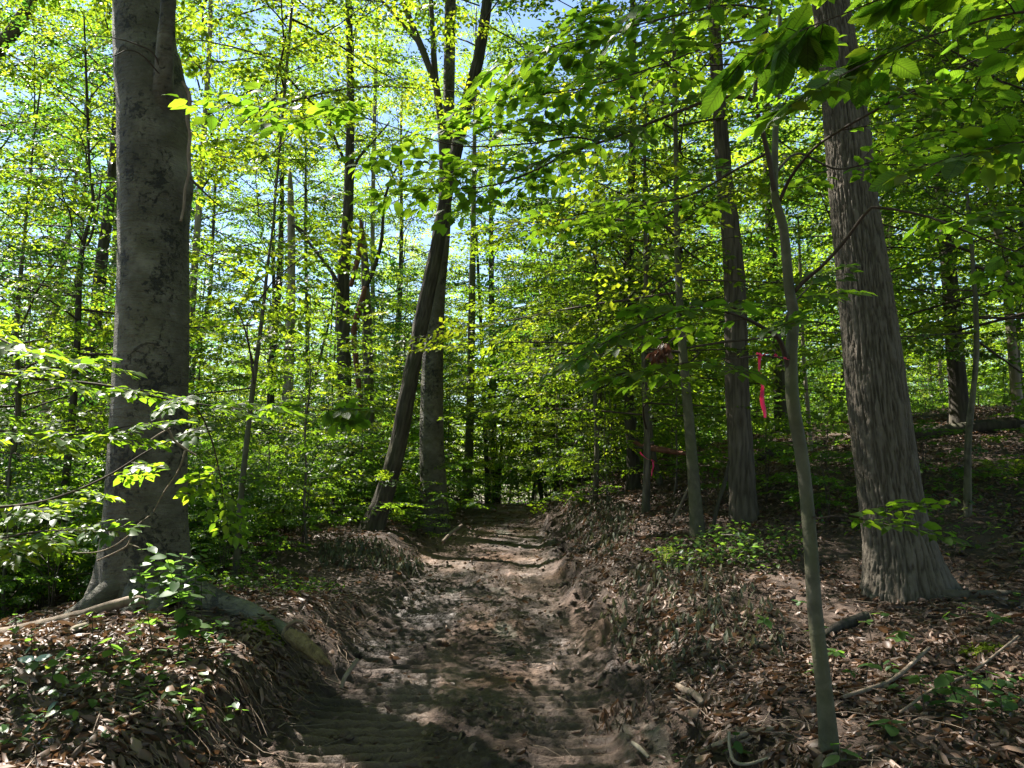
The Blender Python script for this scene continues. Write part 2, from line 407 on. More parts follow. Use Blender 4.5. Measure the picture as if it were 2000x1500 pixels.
# ------------------------------------------------------------------ ground: mud track and forest floor
def build_ground():
    ys = [-14.0]
    while ys[-1] < 1.6: ys.append(ys[-1] + (.5 if ys[-1] < 0 else .12))
    while ys[-1] < 280:
        y = ys[-1]; ys.append(y + max(.013, .0030 * y if y < 24 else .03 * y))
    xs_c = np.r_[np.arange(-3.2, -1.5, .032), np.arange(-1.5, 1.1, .0135), np.arange(1.1, 3.6, .032)]
    g = []; s, x = .032, 3.6
    while x < 160: g.append(x); s *= 1.055; x += s
    gl = []; s, x = .032, 3.2
    while x < 160: gl.append(-x); s *= 1.055; x += s
    xs = np.r_[np.array(gl[::-1][:-1]), xs_c, np.array(g)]
    ys = np.array(ys)
    X, Y = np.meshgrid(xs, ys)
    Z = ground(X, Y)
    nx, ny = len(xs), len(ys)
    V = np.stack([X, Y, Z], -1).reshape(-1, 3)
    i = np.arange(ny - 1)[:, None] * nx; j = np.arange(nx - 1)[None, :]
    f = np.stack([i + j, i + j + 1, i + nx + j + 1, i + nx + j], -1).reshape(-1, 4)
    cxm = X.reshape(-1)[f].mean(1); cym = Y.reshape(-1)[f].mean(1)
    inp = (np.abs(cxm - path_c(cym) + 0.0) < path_hw(cym) + .10 + .10 * (vnoise(cxm * 5, cym * 5, 77) - .5)) & (cym < 30)
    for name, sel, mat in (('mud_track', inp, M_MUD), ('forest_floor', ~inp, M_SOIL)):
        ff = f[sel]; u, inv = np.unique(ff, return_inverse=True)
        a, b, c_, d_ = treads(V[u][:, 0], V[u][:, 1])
        mb = MB(); mb.add(V[u], None, inv.reshape(-1, 4), 0, np.clip((a + .6 * b) * d_ * (.35 + .65 * c_), 0, 1))  # tread bars go into the colour too: grooves darker, as painted relief shade
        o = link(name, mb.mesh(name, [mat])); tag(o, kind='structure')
        yield o
TRACK, FLOOR = build_ground()

# ------------------------------------------------------------------ leaves, sprays, crowns
RNG = np.random.default_rng(7)
def nrmz(a): return a / np.maximum(np.linalg.norm(a, axis=-1, keepdims=True), 1e-9)
LOD2 = (np.array([[0, 0, 0], [.42, .29, .05], [1, 0, -.10], [.42, -.29, .05]]), np.array([[0, 3, 2], [0, 2, 1]]), None)
LOD1 = (np.array([[0, 0, 0], [.34, 0, -.005], [.70, 0, -.05], [1, 0, -.15], [.30, .26, .05], [.66, .225, .0], [.30, -.26, .05], [.66, -.225, .0]]),
        np.array([[0, 1, 4], [2, 3, 5], [0, 6, 1], [2, 7, 3]]), np.array([[1, 2, 5, 4], [6, 7, 2, 1]]))
CURL = (np.array([[0, 0, .08], [.34, .03, -.04], [.68, .02, .03], [1, -.06, .24], [.26, .20, .20], [.62, .17, .27], [.34, -.19, .10], [.68, -.13, .26]]), LOD1[1], LOD1[2])
CURL_B = (np.array([[0, 0, .10], [.34, .0, .16], [.68, .03, .14], [1, .06, .0], [.26, .24, .0], [.60, .21, -.03], [.36, -.22, .05], [.70, -.15, .09]]), LOD1[1], LOD1[2])
def put_leaves(mb, pos, d, nr, size, geo, mat=0, rng=RNG, rnd=None, wid=1.0):
    n = len(pos)
    if n == 0: return
    tv, t3, t4 = geo
    d = nrmz(d); nr = nr - d * (nr * d).sum(-1, keepdims=True); nr = nrmz(nr); sd = np.cross(nr, d)
    size = np.broadcast_to(np.asarray(size, float), (n,))
    w = wid * rng.uniform(.85, 1.15, n)
    v = pos[:, None, :] + size[:, None, None] * (tv[None, :, 0:1] * d[:, None, :] + tv[None, :, 1:2] * w[:, None, None] * sd[:, None, :] + tv[None, :, 2:3] * nr[:, None, :])
    off = (np.arange(n) * len(tv))[:, None, None]
    r = rng.uniform(0, 1, n) if rnd is None else rnd
    mb.add(v.reshape(-1, 3), (t3[None] + off).reshape(-1, 3), None if t4 is None else (t4[None] + off).reshape(-1, 4), mat, np.repeat(r, len(tv)))

def spray_template(seed, density=1.0, wide=.46):
    """A flat beech spray one unit long: leaves (pos, dir) and twig segments, in its own plane (z = normal)."""
    r = np.random.default_rng(seed)
    pos, dr, seg = [], [], []
    na = 6; ax = [np.array([0, 0, 0.0])]
    for k in range(1, na + 1):
        ax.append(np.array([k / na, .025 * (-1) ** k + r.normal(0, .012), -.09 * (k / na) ** 2]))
    ax = np.array(ax)
    for k in range(na): seg.append((ax[k], ax[k + 1], 1.0 - k / na * .7))
    def along(p0, p1, l0, step, ang):
        L = np.linalg.norm(p1 - p0); u = (p1 - p0) / L; t = l0; s = 1
        while t < L:
            a = s * math.radians(ang + r.normal(0, 9)); c, sn = math.cos(a), math.sin(a)
            pos.append(p0 + u * t); dr.append(np.array([u[0] * c - u[1] * sn, u[0] * sn + u[1] * c, r.normal(-.12, .16)])); t += step * r.uniform(.8, 1.2); s = -s
        pos.append(p1); dr.append(u + np.array([0, 0, r.normal(-.1, .1)]))
    along(ax[0] + np.array([.12, 0, 0]), ax[-1], .0, .075 / density, 52)
    ns = 7
    for k in range(ns):
        t = .10 + .75 * k / (ns - 1); s = (-1) ** k
        a0 = np.array([t, .0, -.09 * t * t]); an = s * math.radians(46 + r.normal(0, 7)); L = wide * (1.05 - .62 * t) * r.uniform(.8, 1.2)
        p1 = a0 + L * np.array([math.cos(an), math.sin(an), -.10 + r.normal(0, .06)])
        seg.append((a0, p1, .45)); along(a0, p1, .06, .075 / density, 50)
    return np.array(pos), np.array(dr), [(a, b, w) for a, b, w in seg]
TPL = [spray_template(100 + i) for i in range(5)]
TPL_THIN = [spray_template(200 + i, .62) for i in range(4)]

def put_sprays(mb, org, d, nr, length, leaf, geo, rng, twig=.0035, twig_mat=1, leaf_mat_i=0, tilt=.35, tpl=TPL, side_twigs=True, rndc=None, bias=0.0):
    """org,d,nr (S,3): places sprays; leaves tilt about the spray plane."""
    org = np.asarray(org); d = nrmz(np.asarray(d, float)); nr = np.asarray(nr, float)
    nr = nrmz(nr - d * (nr * d).sum(-1, keepdims=True)); sd = np.cross(nr, d)
    length = np.broadcast_to(np.asarray(length, float), (len(org),))
    ch = rng.integers(0, len(tpl), len(org)); fl = rng.choice([-1.0, 1.0], len(org))
    for k, (tp, td, seg) in enumerate(tpl):
        s = np.where(ch == k)[0]
        if not len(s): continue
        B = np.stack([d[s], sd[s] * fl[s][:, None], nr[s]], 1)              # rows: x,y,z axes
        pos = org[s][:, None, :] + length[s][:, None, None] * np.einsum('lk,skc->slc', tp, B)
        dd = np.einsum('lk,skc->slc', td, B)
        m = rng.uniform(0, 1, pos.shape[:2]) > .06
        nn = nr[s][:, None, :] + rng.normal(0, tilt, pos.shape)
        sz = leaf * rng.uniform(.68, 1.18, pos.shape[:2])
        rr = np.clip(rng.normal(.42 + bias, .20, (len(s), 1)) + rng.normal(0, .13, pos.shape[:2]), 0, 1)
        put_leaves(mb, pos[m], dd[m], nn[m], sz[m], geo, leaf_mat_i, rng, rr[m])
        if twig > 0:
            for a, b, w in seg:
                if not side_twigs and w < .5: continue
                A = org[s] + length[s][:, None] * (a @ B); Bp = org[s] + length[s][:, None] * (b @ B)
                rods(mb, A, Bp, twig * w, twig * w * .7, twig_mat)

def rods(mb, A, B, ra, rb, mat):
    """three-sided straight twigs, vectorised"""
    n = len(A); t = nrmz(B - A); ref = np.where(np.abs(t[:, 2:3]) < .9, np.array([[0, 0, 1.0]]), np.array([[1.0, 0, 0]]))
    u = nrmz(np.cross(t, ref)); w = np.cross(t, u)
    ra = np.broadcast_to(np.asarray(ra, float), (n,)); rb = np.broadcast_to(np.asarray(rb, float), (n,))
    vs_ = []
    for P0, r in ((A, ra), (B, rb)):
        for k in range(3):
            an = 2 * math.pi * k / 3; vs_.append(P0 + r[:, None] * (math.cos(an) * u + math.sin(an) * w))
    v = np.stack(vs_, 1)
    q = np.array([[0, 1, 4, 3], [1, 2, 5, 4], [2, 0, 3, 5]])
    mb.add(v.reshape(-1, 3), None, (q[None] + (np.arange(n) * 6)[:, None, None]).reshape(-1, 4), mat, .5)

def branch_sprays(rng, pts, spacing, slen, start=.25, up=(0, 0, 1), spread=48):
    """spray origins/directions along a branch polyline, alternating sides, plus the tip"""
    seg = np.diff(pts, axis=0); L = np.linalg.norm(seg, axis=1); cum = np.r_[0, np.cumsum(L)]; T = cum[-1]
    o, d, ln = [], [], []
    t = T * start; s = 1
    while t < T:
        i = min(np.searchsorted(cum, t, 'right') - 1, len(seg) - 1); u = seg[i] / L[i]
        p = pts[i] + u * (t - cum[i]); a = s * math.radians(spread + rng.normal(0, 12))
        side = np.cross([0, 0, 1.0], u); side /= max(np.linalg.norm(side), 1e-6)
        dd = u * math.cos(a) + side * math.sin(a); dd[2] = dd[2] * .5 + rng.normal(-.05, .12)
        o.append(p); d.append(dd); ln.append(slen * rng.uniform(.7, 1.25) * (1.1 - .45 * t / T)); t += spacing * rng.uniform(.7, 1.3); s = -s
    o.append(pts[-1]); d.append(seg[-1] / L[-1]); ln.append(slen * rng.uniform(.7, 1.0))
    return o, d, ln

def crown_mesh(name, seed, H, R, nb, spacing, slen, leaf, geo, prof, elev=(35, 5), droop=.12, trunk_r=.05, mat=None, tilt=.48, tpl=TPL, side_twigs=True, gap=0.0, z0=0.0):
    """A crown round a vertical axis from z=0 to H: branches, sprays, leaves. prof(t) gives relative reach."""
    r = np.random.default_rng(seed); mb = MB(); O, D, L = [], [], []
    az = r.uniform(0, 6.28)
    for i in range(nb):
        t = (i + r.uniform(0, 1)) / nb; az += 2.39996 + r.normal(0, .35)
        if r.uniform() < gap: continue
        ln = R * prof(t) * r.uniform(.6, 1.15)
        el = math.radians(elev[0] + (elev[1] - elev[0]) * (1 - t) + r.normal(0, 15)); z = z0 + t * (H - z0)
        n = 6; p = np.array([0, 0, z]); pts = [p.copy()]; a = az
        for k in range(n):
            e = el * (1 - .75 * k / n) - droop * (k / n) ** 2 * 2; a += r.normal(0, .14)
            p = p + ln / n * np.array([math.cos(a) * math.cos(e), math.sin(a) * math.cos(e), math.sin(e)]); pts.append(p.copy())
        pts = np.array(pts); rr = max(.004, .0062 * ln)
        tube(mb, pts, np.linspace(rr, .003, len(pts)), 5, None, 1, .5, cap=False)
        o, d, l = branch_sprays(r, pts, spacing, slen); O += o; D += d; L += l
    O, D, L = np.array(O), np.array(D), np.array(L)
    nr = np.tile([0, 0, 1.0], (len(O), 1)) + r.normal(0, .38, (len(O), 3))
    put_sprays(mb, O, D, nr, L, leaf, geo, r, tilt=tilt, tpl=tpl, side_twigs=side_twigs)
    return mb.mesh(name, [mat or M_LEAF, M_TWIG])

dome = lambda t: .35 + .75 * math.sin(math.pi * min(1, .18 + .8 * t)) ** .8
spread_ = lambda t: .45 + .6 * (1 - t) ** .7
CANOPY = [crown_mesh('canopy_crown', 11 + i, 12.0, 4.0, 40, .33, .95, (.125, .11, .13, .115, .14)[i], LOD2, dome, elev=(62, 18), side_twigs=False, tilt=.55, tpl=TPL_THIN, mat=(M_LEAF, M_LEAF_LIGHT, M_LEAF_DEEP, M_LEAF, M_LEAF_LIGHT)[i]) for i in range(5)]
UNDER = [crown_mesh('layered_crown', 31 + i, 5.6, 2.7, 40, .30, .66, .082, LOD1 if i < 2 else LOD2, spread_, elev=(38, 4), droop=.10, tpl=TPL_THIN, mat=(M_LEAF, M_LEAF, M_LEAF_LIGHT, M_LEAF_DEEP)[i]) for i in range(4)]
FARC = [crown_mesh('far_crown', 41 + i, 6.0, 2.8, 36, .42, .85, .130, LOD2, spread_, elev=(45, 5), droop=.10, tpl=TPL_THIN, side_twigs=False, mat=(M_LEAF_LIGHT, M_LEAF_DEEP, M_LEAF)[i]) for i in range(3)]
SPARSE = [crown_mesh('open_crown', 51 + i, 4.2, 1.7, 20, .32, .62, .088, LOD1, spread_, elev=(45, 10), droop=.15, tpl=TPL_THIN, mat=(M_LEAF_LIGHT, M_LEAF)[i]) for i in range(2)]
SHRUB = [crown_mesh('shrub_foliage', 71 + i, 1.35, .95, 15, .26, .44, .075, LOD1 if i < 2 else LOD2, spread_, elev=(50, 10), droop=.15, mat=M_SHRUB, tpl=TPL_THIN, side_twigs=False, z0=.12) for i in range(4)]

# ------------------------------------------------------------------ trunks
def furrow(seed, amp, kth, kz):
    """interlaced vertical ridges for bark: returns disp and att functions sharing one pattern"""
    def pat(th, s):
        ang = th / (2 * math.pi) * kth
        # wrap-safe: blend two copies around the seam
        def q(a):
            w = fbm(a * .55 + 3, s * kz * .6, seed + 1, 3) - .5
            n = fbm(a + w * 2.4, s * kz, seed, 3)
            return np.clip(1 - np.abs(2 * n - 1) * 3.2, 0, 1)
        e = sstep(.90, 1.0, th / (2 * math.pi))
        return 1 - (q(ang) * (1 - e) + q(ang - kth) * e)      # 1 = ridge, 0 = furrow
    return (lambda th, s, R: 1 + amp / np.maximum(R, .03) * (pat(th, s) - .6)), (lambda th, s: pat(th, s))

def trunk_line(px, depth, top=None, lean_keep=.6, base=None, dd=None):
    """px rows (x, y, width) from the foot up -> points and radii in the place; foot set into the ground, top carried on to height top"""
    pts, rad = [], []
    for k, (x, y, w) in enumerate(px):
        dep = depth if dd is None else depth + dd * k / max(1, len(px) - 1)
        pts.append(P(x, y, dep)); rad.append(w * .5 * dep / F_PX)
    pts = np.array(pts)
    gz = G(pts[0][0], pts[0][1])
    if pts[0][2] > gz - .05:
        foot = pts[0].copy(); foot[2] = gz - .12
        if pts[0][2] > gz + .25: pts = np.vstack([foot, pts]); rad = [rad[0] * 1.25] + rad
        else: pts[0] = foot
    if top and top > pts[-1][2]:
        d = pts[-1] - pts[-2]; d /= np.linalg.norm(d); d[:2] *= lean_keep; d /= np.linalg.norm(d)
        h = top - pts[-1][2]; r0 = rad[-1]
        for q in (.33, .66, 1.0): pts = np.vstack([pts, pts[len(pts) - 1] + d * (h * .33 / d[2])]); rad.append(r0 * (1 - .85 * q) + .008)
    return pts, np.array(rad)

def at_height(pts, z):
    i = int(np.clip(np.searchsorted(pts[:, 2], z) - 1, 0, len(pts) - 2)); t = (z - pts[i, 2]) / (pts[i + 1, 2] - pts[i, 2])
    return pts[i] * (1 - t) + pts[i + 1] * t

def make_tree(name, label, cat, px, depth, mat=M_BARK, top=14, sides=20, rows=60, flare=.55, kind='furrow', crowns=(), group=None, limbs=(), lobes=4, seed=0, dd=None, mats=None):
    pts, rad = trunk_line(px, depth, top, dd=dd)
    base = np.array([pts[0][0], pts[0][1], G(pts[0][0], pts[0][1])])
    root = empty(name, base); tag(root, label, cat, group)
    L = pts - base
    mb = MB()
    rg = np.random.default_rng(seed + 900); ph = rg.uniform(0, 6.28, 3)
    fd, fa = furrow(seed + 60, {'furrow': .012, 'deep': .020, 'smooth': .0}[kind], max(10, int(76 * rad[min(2, len(rad) - 1)] / .2)), 2.4)
    def disp(th, s, R):
        h = np.maximum(s - .12, 0)
        lob = 1 + flare * np.exp(-h / .28) * (.55 + .45 * np.cos(lobes * th + ph[0]) * 1.1 + .2 * np.cos((lobes + 1) * th + ph[1]))
        w = 1 + .05 * np.sin(2 * th + ph[2] + s * .7) + .03 * np.sin(3 * th - s * 1.1)
        return lob * w * (fd(th, s, R) if kind != 'smooth' else 1 + .03 * (fbm(th * 2, s * 2.5, seed + 5, 2) - .5))
    tube(mb, L, rad, sides, rows, 0, .5, disp, att=(fa if kind != 'smooth' else None))
    link('trunk', mb.mesh(name + '_trunk', [mat]), root)
    for lp in limbs:                                                   # (px rows, depth or depths)
        lpx, ld = lp[:2]
        q = np.array([P(x, y, ld) for x, y, w in lpx]) - base
        m2 = MB(); tube(m2, q, [w * .5 * ld / F_PX for x, y, w in lpx], 10, max(12, 5 * len(lpx)), 0, .5, lambda th, s, R: 1 + .12 * (fbm(th * 2, s * 6, seed + 9, 2) - .5))
        link('limb', m2.mesh('limb', [lp[2] if len(lp) > 2 else mat]), root)
    for cr in crowns:                                                  # (mesh, height above foot, scale, rot[, dx, dy])
        me, h, s, rz = cr[:4]
        c = at_height(L, h) if h < L[-1][2] else L[-1]
        o = link('crown', me, root, c); o.rotation_euler = (0, 0, rz); o.scale = (s, s, s * (cr[4] if len(cr) > 4 else 1))
    return root, L

# ---- great grey beech left of the track
def hero_beech():
    D = 6.2
    px = [(283, 1225, 150), (284, 1100, 156), (285, 1000, 152), (289, 850, 146), (297, 650, 139), (299, 500, 133), (300, 350, 138), (299, 200, 137), (290, 130, 130), (280, 0, 112)]
    pts, rad = trunk_line(px, D, 15)
    base = np.array([pts[0][0], pts[0][1], G(pts[0][0], pts[0][1])])
    root = empty('beech_tree', base); tag(root, 'huge smooth grey beech trunk with black blotches beside the mud track', 'tree')
    L = pts - base
    lob = [(3.3, .75, .16), (4.2, .42, .18), (5.1, .45, .2), (0.0, .55, .2), (1.5, .4, .3), (2.4, .4, .25)]     # angle, gain, width; -y faces the camera
    scars = [(5.15, 2.25, .62), (3.55, 4.0, .42), (5.5, 1.25, .4), (4.4, 4.75, .3), (5.45, 3.5, .34), (4.1, .85, .6), (4.9, .72, .3)]
    def wrapd(a): return (a + math.pi) % (2 * math.pi) - math.pi
    def disp(th, s, R):
        # theta 0 points along +y-ish normal; frames() starts its normal near +y, so -y (camera) is theta = pi
        a = th + math.pi / 2                                            # 3*pi/2 faces the camera, pi the left, 0 the right (mirrored by bb)
        h = np.maximum(s - .12, 0); f = 1.0
        for an, gn, wd in lob: f = f + gn * np.exp(-h / (.20 + .1 * gn)) * np.exp(-(wrapd(a - an) / (wd * 1.6)) ** 2)
        f = f * (1 + .035 * np.sin(2 * th + s * .5) + .02 * np.sin(3 * th + 1.0 - s * .9) + .035 * (fbm(th * 1.5, s * 1.6, 311, 3) - .5))
        for an, z, wd in scars:
            dx = wrapd(a - an) / wd; zz = (s - z) + .16 * dx * dx
            f = f + .030 * np.exp(-(zz / .025) ** 2) * np.exp(-dx ** 4) - .014 * np.exp(-((zz + .05) / .04) ** 2) * np.exp(-dx ** 4)
        f = f + .16 * np.exp(-((s - 3.62) / .16) ** 2) * np.exp(-(wrapd(a - .0) / .45) ** 2)
        f = f + .012 * np.maximum(0, .5 - h) * (fbm(th * 6, s * 30, 313, 2) - .5) * 8 * (np.abs(wrapd(a - 3.4)) < .7)
        return f
    def att(th, s):
        a = th + math.pi / 2; m = 0 * th
        for an, z, wd in scars:
            dx = wrapd(a - an) / wd; zz = (s - z) + .16 * dx * dx
            m = np.maximum(m, np.exp(-((zz + .012) / .012) ** 2) * (np.abs(dx) < .95))
        return np.where(m > .45, 1.0, .5)
    mb = MB(); tube(mb, L, rad, 120, np.r_[np.linspace(0, .42, 480), np.linspace(.42, 1, 60)[1:]], 0, .5, disp, att=att)
    link('trunk', mb.mesh('beech_trunk', [M_BEECH]), root)
    def part(name, rows, mat=M_BEECH, sides=14, n=None, wob=.1, rel=None):
        q = np.array([P(x, y, d) for x, y, w, d in rows]) - base
        m2 = MB(); tube(m2, q, [w * .5 * r[3] / F_PX for r in rows for w in (r[2],)], sides, n or 6 * len(rows), 0, .5, lambda th, s, R: 1 + wob * 2 * (fbm(th * 1.6, s * 7, 321, 3) - .5))
        return link(name, m2.mesh('beech_' + name, [mat]), root)
    part('limb', [(316, 300, 40, 6.2), (318, 220, 44, 6.06), (320, 150, 38, 5.94), (323, 90, 34, 5.86), (327, 30, 31, 5.82), (331, -60, 29, 5.8), (338, -300, 24, 5.7), (350, -900, 12, 5.4)], M_BEECH, wob=.15)
    part('dead_branch', [(356, 160, 6, 5.97), (366, 176, 7, 5.94), (371, 200, 7, 5.92), (365, 232, 6.5, 5.9), (371, 262, 6.5, 5.9), (368, 300, 6.5, 5.9), (369, 335, 6, 5.9), (361, 372, 6, 5.9), (359, 405, 5.5, 5.9), (353, 432, 5.5, 5.9)], M_STICK, 10, wob=.25)
    part('root', [(330, 1120, 70, 6.05), (385, 1160, 56, 5.9), (430, 1180, 46, 5.75), (480, 1195, 40, 5.6), (520, 1215, 34, 5.45), (570, 1245, 30, 5.25)])
    part('root', [(250, 1130, 60, 6.0), (205, 1165, 48, 5.9), (165, 1192, 40, 5.85), (125, 1215, 30, 5.9), (85, 1240, 20, 6.1)], M_BEECH)
    part('root', [(275, 1150, 60, 5.95), (262, 1190, 50, 5.75), (245, 1225, 42, 5.55), (225, 1255, 30, 5.4), (205, 1275, 16, 5.3)])
    part('root', [(305, 1150, 60, 5.95), (302, 1200, 44, 5.72), (304, 1240, 38, 5.5), (318, 1275, 30, 5.3), (328, 1300, 18, 5.2)])
    for q in ([(318, 152, 4, 5.9), (300, 105, 3.5, 5.8), (262, 85, 3, 5.7), (225, 75, 2, 5.6), (180, 70, 1.5, 5.5)], [(316, 150, 3, 5.9), (280, 110, 3, 5.7), (250, 98, 2.5, 5.6), (215, 112, 2, 5.5), (165, 118, 1.2, 5.4)], [(372, 348, 5, 6.0), (395, 372, 4, 6.0), (420, 395, 3, 6.0), (436, 408, 2, 6.0)]):
        part('twig', q, M_TWIG, 5)
    for me, h, s, rz in ((CANOPY[0], 6.2, 1.05, .4), (CANOPY[2], 9.0, 1.0, 2.2), (CANOPY[3], 7.4, 1.05, 4.1)):
        o = link('crown', me, root, at_height(L, h)); o.rotation_euler = (0, 0, rz); o.scale = (s, s, s)
hero_beech()

# ---- furrowed tree right of the track
def hero_furrow():
    D = 6.3
    px = [(1768, 1185, 138), (1757, 1085, 122), (1743, 1000, 110), (1716, 800, 107), (1693, 600, 99), (1668, 400, 88), (1653, 250, 84), (1635, 90, 74), (1610, -100, 66)]
    pts, rad = trunk_line(px, D, 16)
    base = np.array([pts[0][0], pts[0][1], G(pts[0][0], pts[0][1])])
    root = empty('furrowed_tree', base); tag(root, 'thick leaning tree with deeply furrowed grey brown bark on the right slope', 'tree')
    L = pts - base
    fd, fa = furrow(501, .016, 88, 4.4); fd2, _ = furrow(733, .008, 130, 18.0)
    def wrapd(a): return (a + math.pi) % (2 * math.pi) - math.pi
    def disp(th, s, R):
        a = th + math.pi / 2; h = np.maximum(s - .12, 0); f = 1.0
        for an, gn, wd in ((0.15, .75, .30), (5.3, .2, .3), (3.4, .35, .26), (4.3, .25, .2), (2.0, .3, .3)): f = f + gn * np.exp(-h / .30) * np.exp(-(wrapd(a - an) / (wd * 1.6)) ** 2)
        return f * (1 + .03 * np.sin(2 * th + s * .4)) + (fd(th, s, R) - 1) + (fd2(th, s, R) - 1)
    mb = MB(); tube(mb, L, rad, 230, np.r_[np.linspace(0, .42, 430), np.linspace(.42, 1, 60)[1:]], 0, .5, disp, att=fa)
    link('trunk', mb.mesh('furrowed_trunk', [M_FURROW]), root)
    for rows in ([(1755, 1060, 60, 6.3), (1800, 1105, 48, 6.2), (1830, 1142, 32, 6.1), (1870, 1166, 22, 6.0), (1935, 1172, 16, 6.05), (2000, 1190, 8, 6.1)],):
        q = np.array([P(x, y, d) for x, y, w, d in rows])
        for i in range(1, len(q)): q[i, 2] = float(ground(q[i, 0:1], q[i, 1:2], False)[0]) + rows[i][2] * .5 * rows[i][3] / F_PX * (.75, .6, .45, .3, .1, -.4)[min(i - 1, 5)]
        q = q - base
        m2 = MB(); tube(m2, q, [r[2] * .5 * r[3] / F_PX for r in rows], 16, 30, 0, .5, lambda th, s, R: 1 + .3 * (fbm(th * 2, s * 6, 77, 3) - .5))
        link('root', m2.mesh('furrowed_root', [M_FURROW]), root)
    for me, h, s, rz in ((CANOPY[1], 6.0, .95, 1.0), (CANOPY[3], 8.5, 1.0, 3.0)):
        o = link('crown', me, root, at_height(L, h)); o.rotation_euler = (0, 0, rz); o.scale = (s, s, s)
hero_furrow()

# ---- the other trunks one can point to
C, U, S = CANOPY, UNDER, SPARSE
make_tree('furrowed_tree', 'dark furrowed trunk behind the hanging pink tape, on the leaf strewn slope', 'tree', [(1456, 1055, 58), (1450, 960, 51), (1446, 860, 47), (1440, 750, 44), (1437, 600, 40), (1430, 480, 35), (1415, 350, 29), (1404, 200, 25), (1395, 40, 22)], 9.5, M_FURROW, 14, 48, 160, .35, 'deep', [(C[2], 6.5, .75, .5)], seed=1)
make_tree('slim_sapling', 'slim greenish sapling trunk left of the furrowed tree by the pink tape', 'sapling', [(1364, 1050, 26), (1356, 950, 22), (1344, 800, 19), (1335, 700, 17), (1328, 600, 15), (1322, 450, 13), (1320, 300, 10)], 9.0, M_BARK_S, 8, 16, 60, .25, 'smooth', [(U[2], 1.9, 1.1, 2.0)], seed=2)
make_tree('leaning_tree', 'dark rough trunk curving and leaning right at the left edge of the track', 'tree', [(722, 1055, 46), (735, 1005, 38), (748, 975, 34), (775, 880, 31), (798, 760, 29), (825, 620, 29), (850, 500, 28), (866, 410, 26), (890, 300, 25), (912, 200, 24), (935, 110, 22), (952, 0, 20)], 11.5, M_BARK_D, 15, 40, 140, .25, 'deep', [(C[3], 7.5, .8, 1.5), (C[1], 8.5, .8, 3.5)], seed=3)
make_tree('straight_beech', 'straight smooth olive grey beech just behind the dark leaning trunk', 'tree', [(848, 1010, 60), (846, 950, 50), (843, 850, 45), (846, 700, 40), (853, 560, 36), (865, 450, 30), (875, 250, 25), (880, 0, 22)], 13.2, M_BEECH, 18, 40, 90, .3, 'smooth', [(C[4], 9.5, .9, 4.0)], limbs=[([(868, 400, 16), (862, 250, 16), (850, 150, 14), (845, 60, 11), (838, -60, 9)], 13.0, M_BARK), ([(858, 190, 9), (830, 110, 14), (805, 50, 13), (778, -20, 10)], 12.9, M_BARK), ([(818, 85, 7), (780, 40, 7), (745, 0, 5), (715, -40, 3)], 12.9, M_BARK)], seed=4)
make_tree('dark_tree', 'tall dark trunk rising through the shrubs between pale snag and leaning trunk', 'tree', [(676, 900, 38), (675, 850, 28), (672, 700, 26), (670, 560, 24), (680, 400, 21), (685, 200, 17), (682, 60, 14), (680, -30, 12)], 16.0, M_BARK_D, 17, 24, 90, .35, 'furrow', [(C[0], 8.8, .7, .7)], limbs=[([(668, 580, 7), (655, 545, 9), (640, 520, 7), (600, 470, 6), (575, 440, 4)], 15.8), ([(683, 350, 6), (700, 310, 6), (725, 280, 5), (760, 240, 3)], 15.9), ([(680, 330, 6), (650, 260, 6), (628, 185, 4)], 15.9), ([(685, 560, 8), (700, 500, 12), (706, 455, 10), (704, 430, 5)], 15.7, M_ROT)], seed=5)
make_tree('broken_snag', 'broken brown snag with splintered top beside the tall dark trunk', 'dead tree', [(722, 890, 20), (721, 780, 19), (718, 650, 18), (714, 560, 17), (712, 500, 15), (708, 455, 10), (706, 432, 4)], 17.0, M_BARK, None, 16, 60, .2, 'furrow', limbs=[([(706, 800, 9), (694, 690, 11), (692, 640, 12), (706, 590, 12), (713, 560, 8)], 16.8, M_ROT), ([(716, 560, 8), (732, 520, 8), (745, 470, 7), (750, 400, 6), (760, 360, 5), (778, 320, 3)], 16.9, M_BARK_D)], seed=6)
make_tree('pale_snag', 'pale barkless standing dead trunk with a stripped side', 'dead tree', [(557, 870, 26), (561, 800, 22), (565, 700, 20), (568, 600, 17), (569, 500, 16), (568, 400, 13), (566, 330, 6)], 17.5, M_BARK_P, None, 18, 60, .15, 'furrow', limbs=[([(572, 440, 6), (590, 450, 5), (620, 480, 4)], 17.4, M_BARK_D)], seed=7)
make_tree('slim_dark_sapling', 'thin dark bent sapling between the great beech and the pale snag', 'sapling', [(460, 1100, 14), (470, 980, 12), (481, 870, 11), (495, 750, 10), (512, 620, 8), (524, 510, 6), (535, 420, 4)], 8.2, M_BARK_S, 9.5, 10, 60, .2, 'smooth', [(S[0], 2.0, .95, 1.0), (U[2], 5.2, .95, 1.0)], limbs=[([(496, 750, 4), (487, 680, 4), (470, 620, 3), (448, 590, 2.5), (420, 560, 1.5)], 8.1, M_TWIG)], seed=8)
make_tree('slim_dark_tree', 'slim dark stem leaning right just left of the great beech', 'sapling', [(118, 1060, 16), (130, 920, 14), (142, 800, 13), (150, 680, 12), (155, 560, 11), (162, 480, 9), (182, 400, 7), (175, 330, 5)], 9.5, M_BARK_D, 7.5, 12, 50, .2, 'smooth', [(U[1], 2.6, .85, 3.0)], limbs=[([(160, 490, 5), (175, 470, 5), (190, 410, 4), (200, 340, 2)], 9.4, M_TWIG)], seed=9)
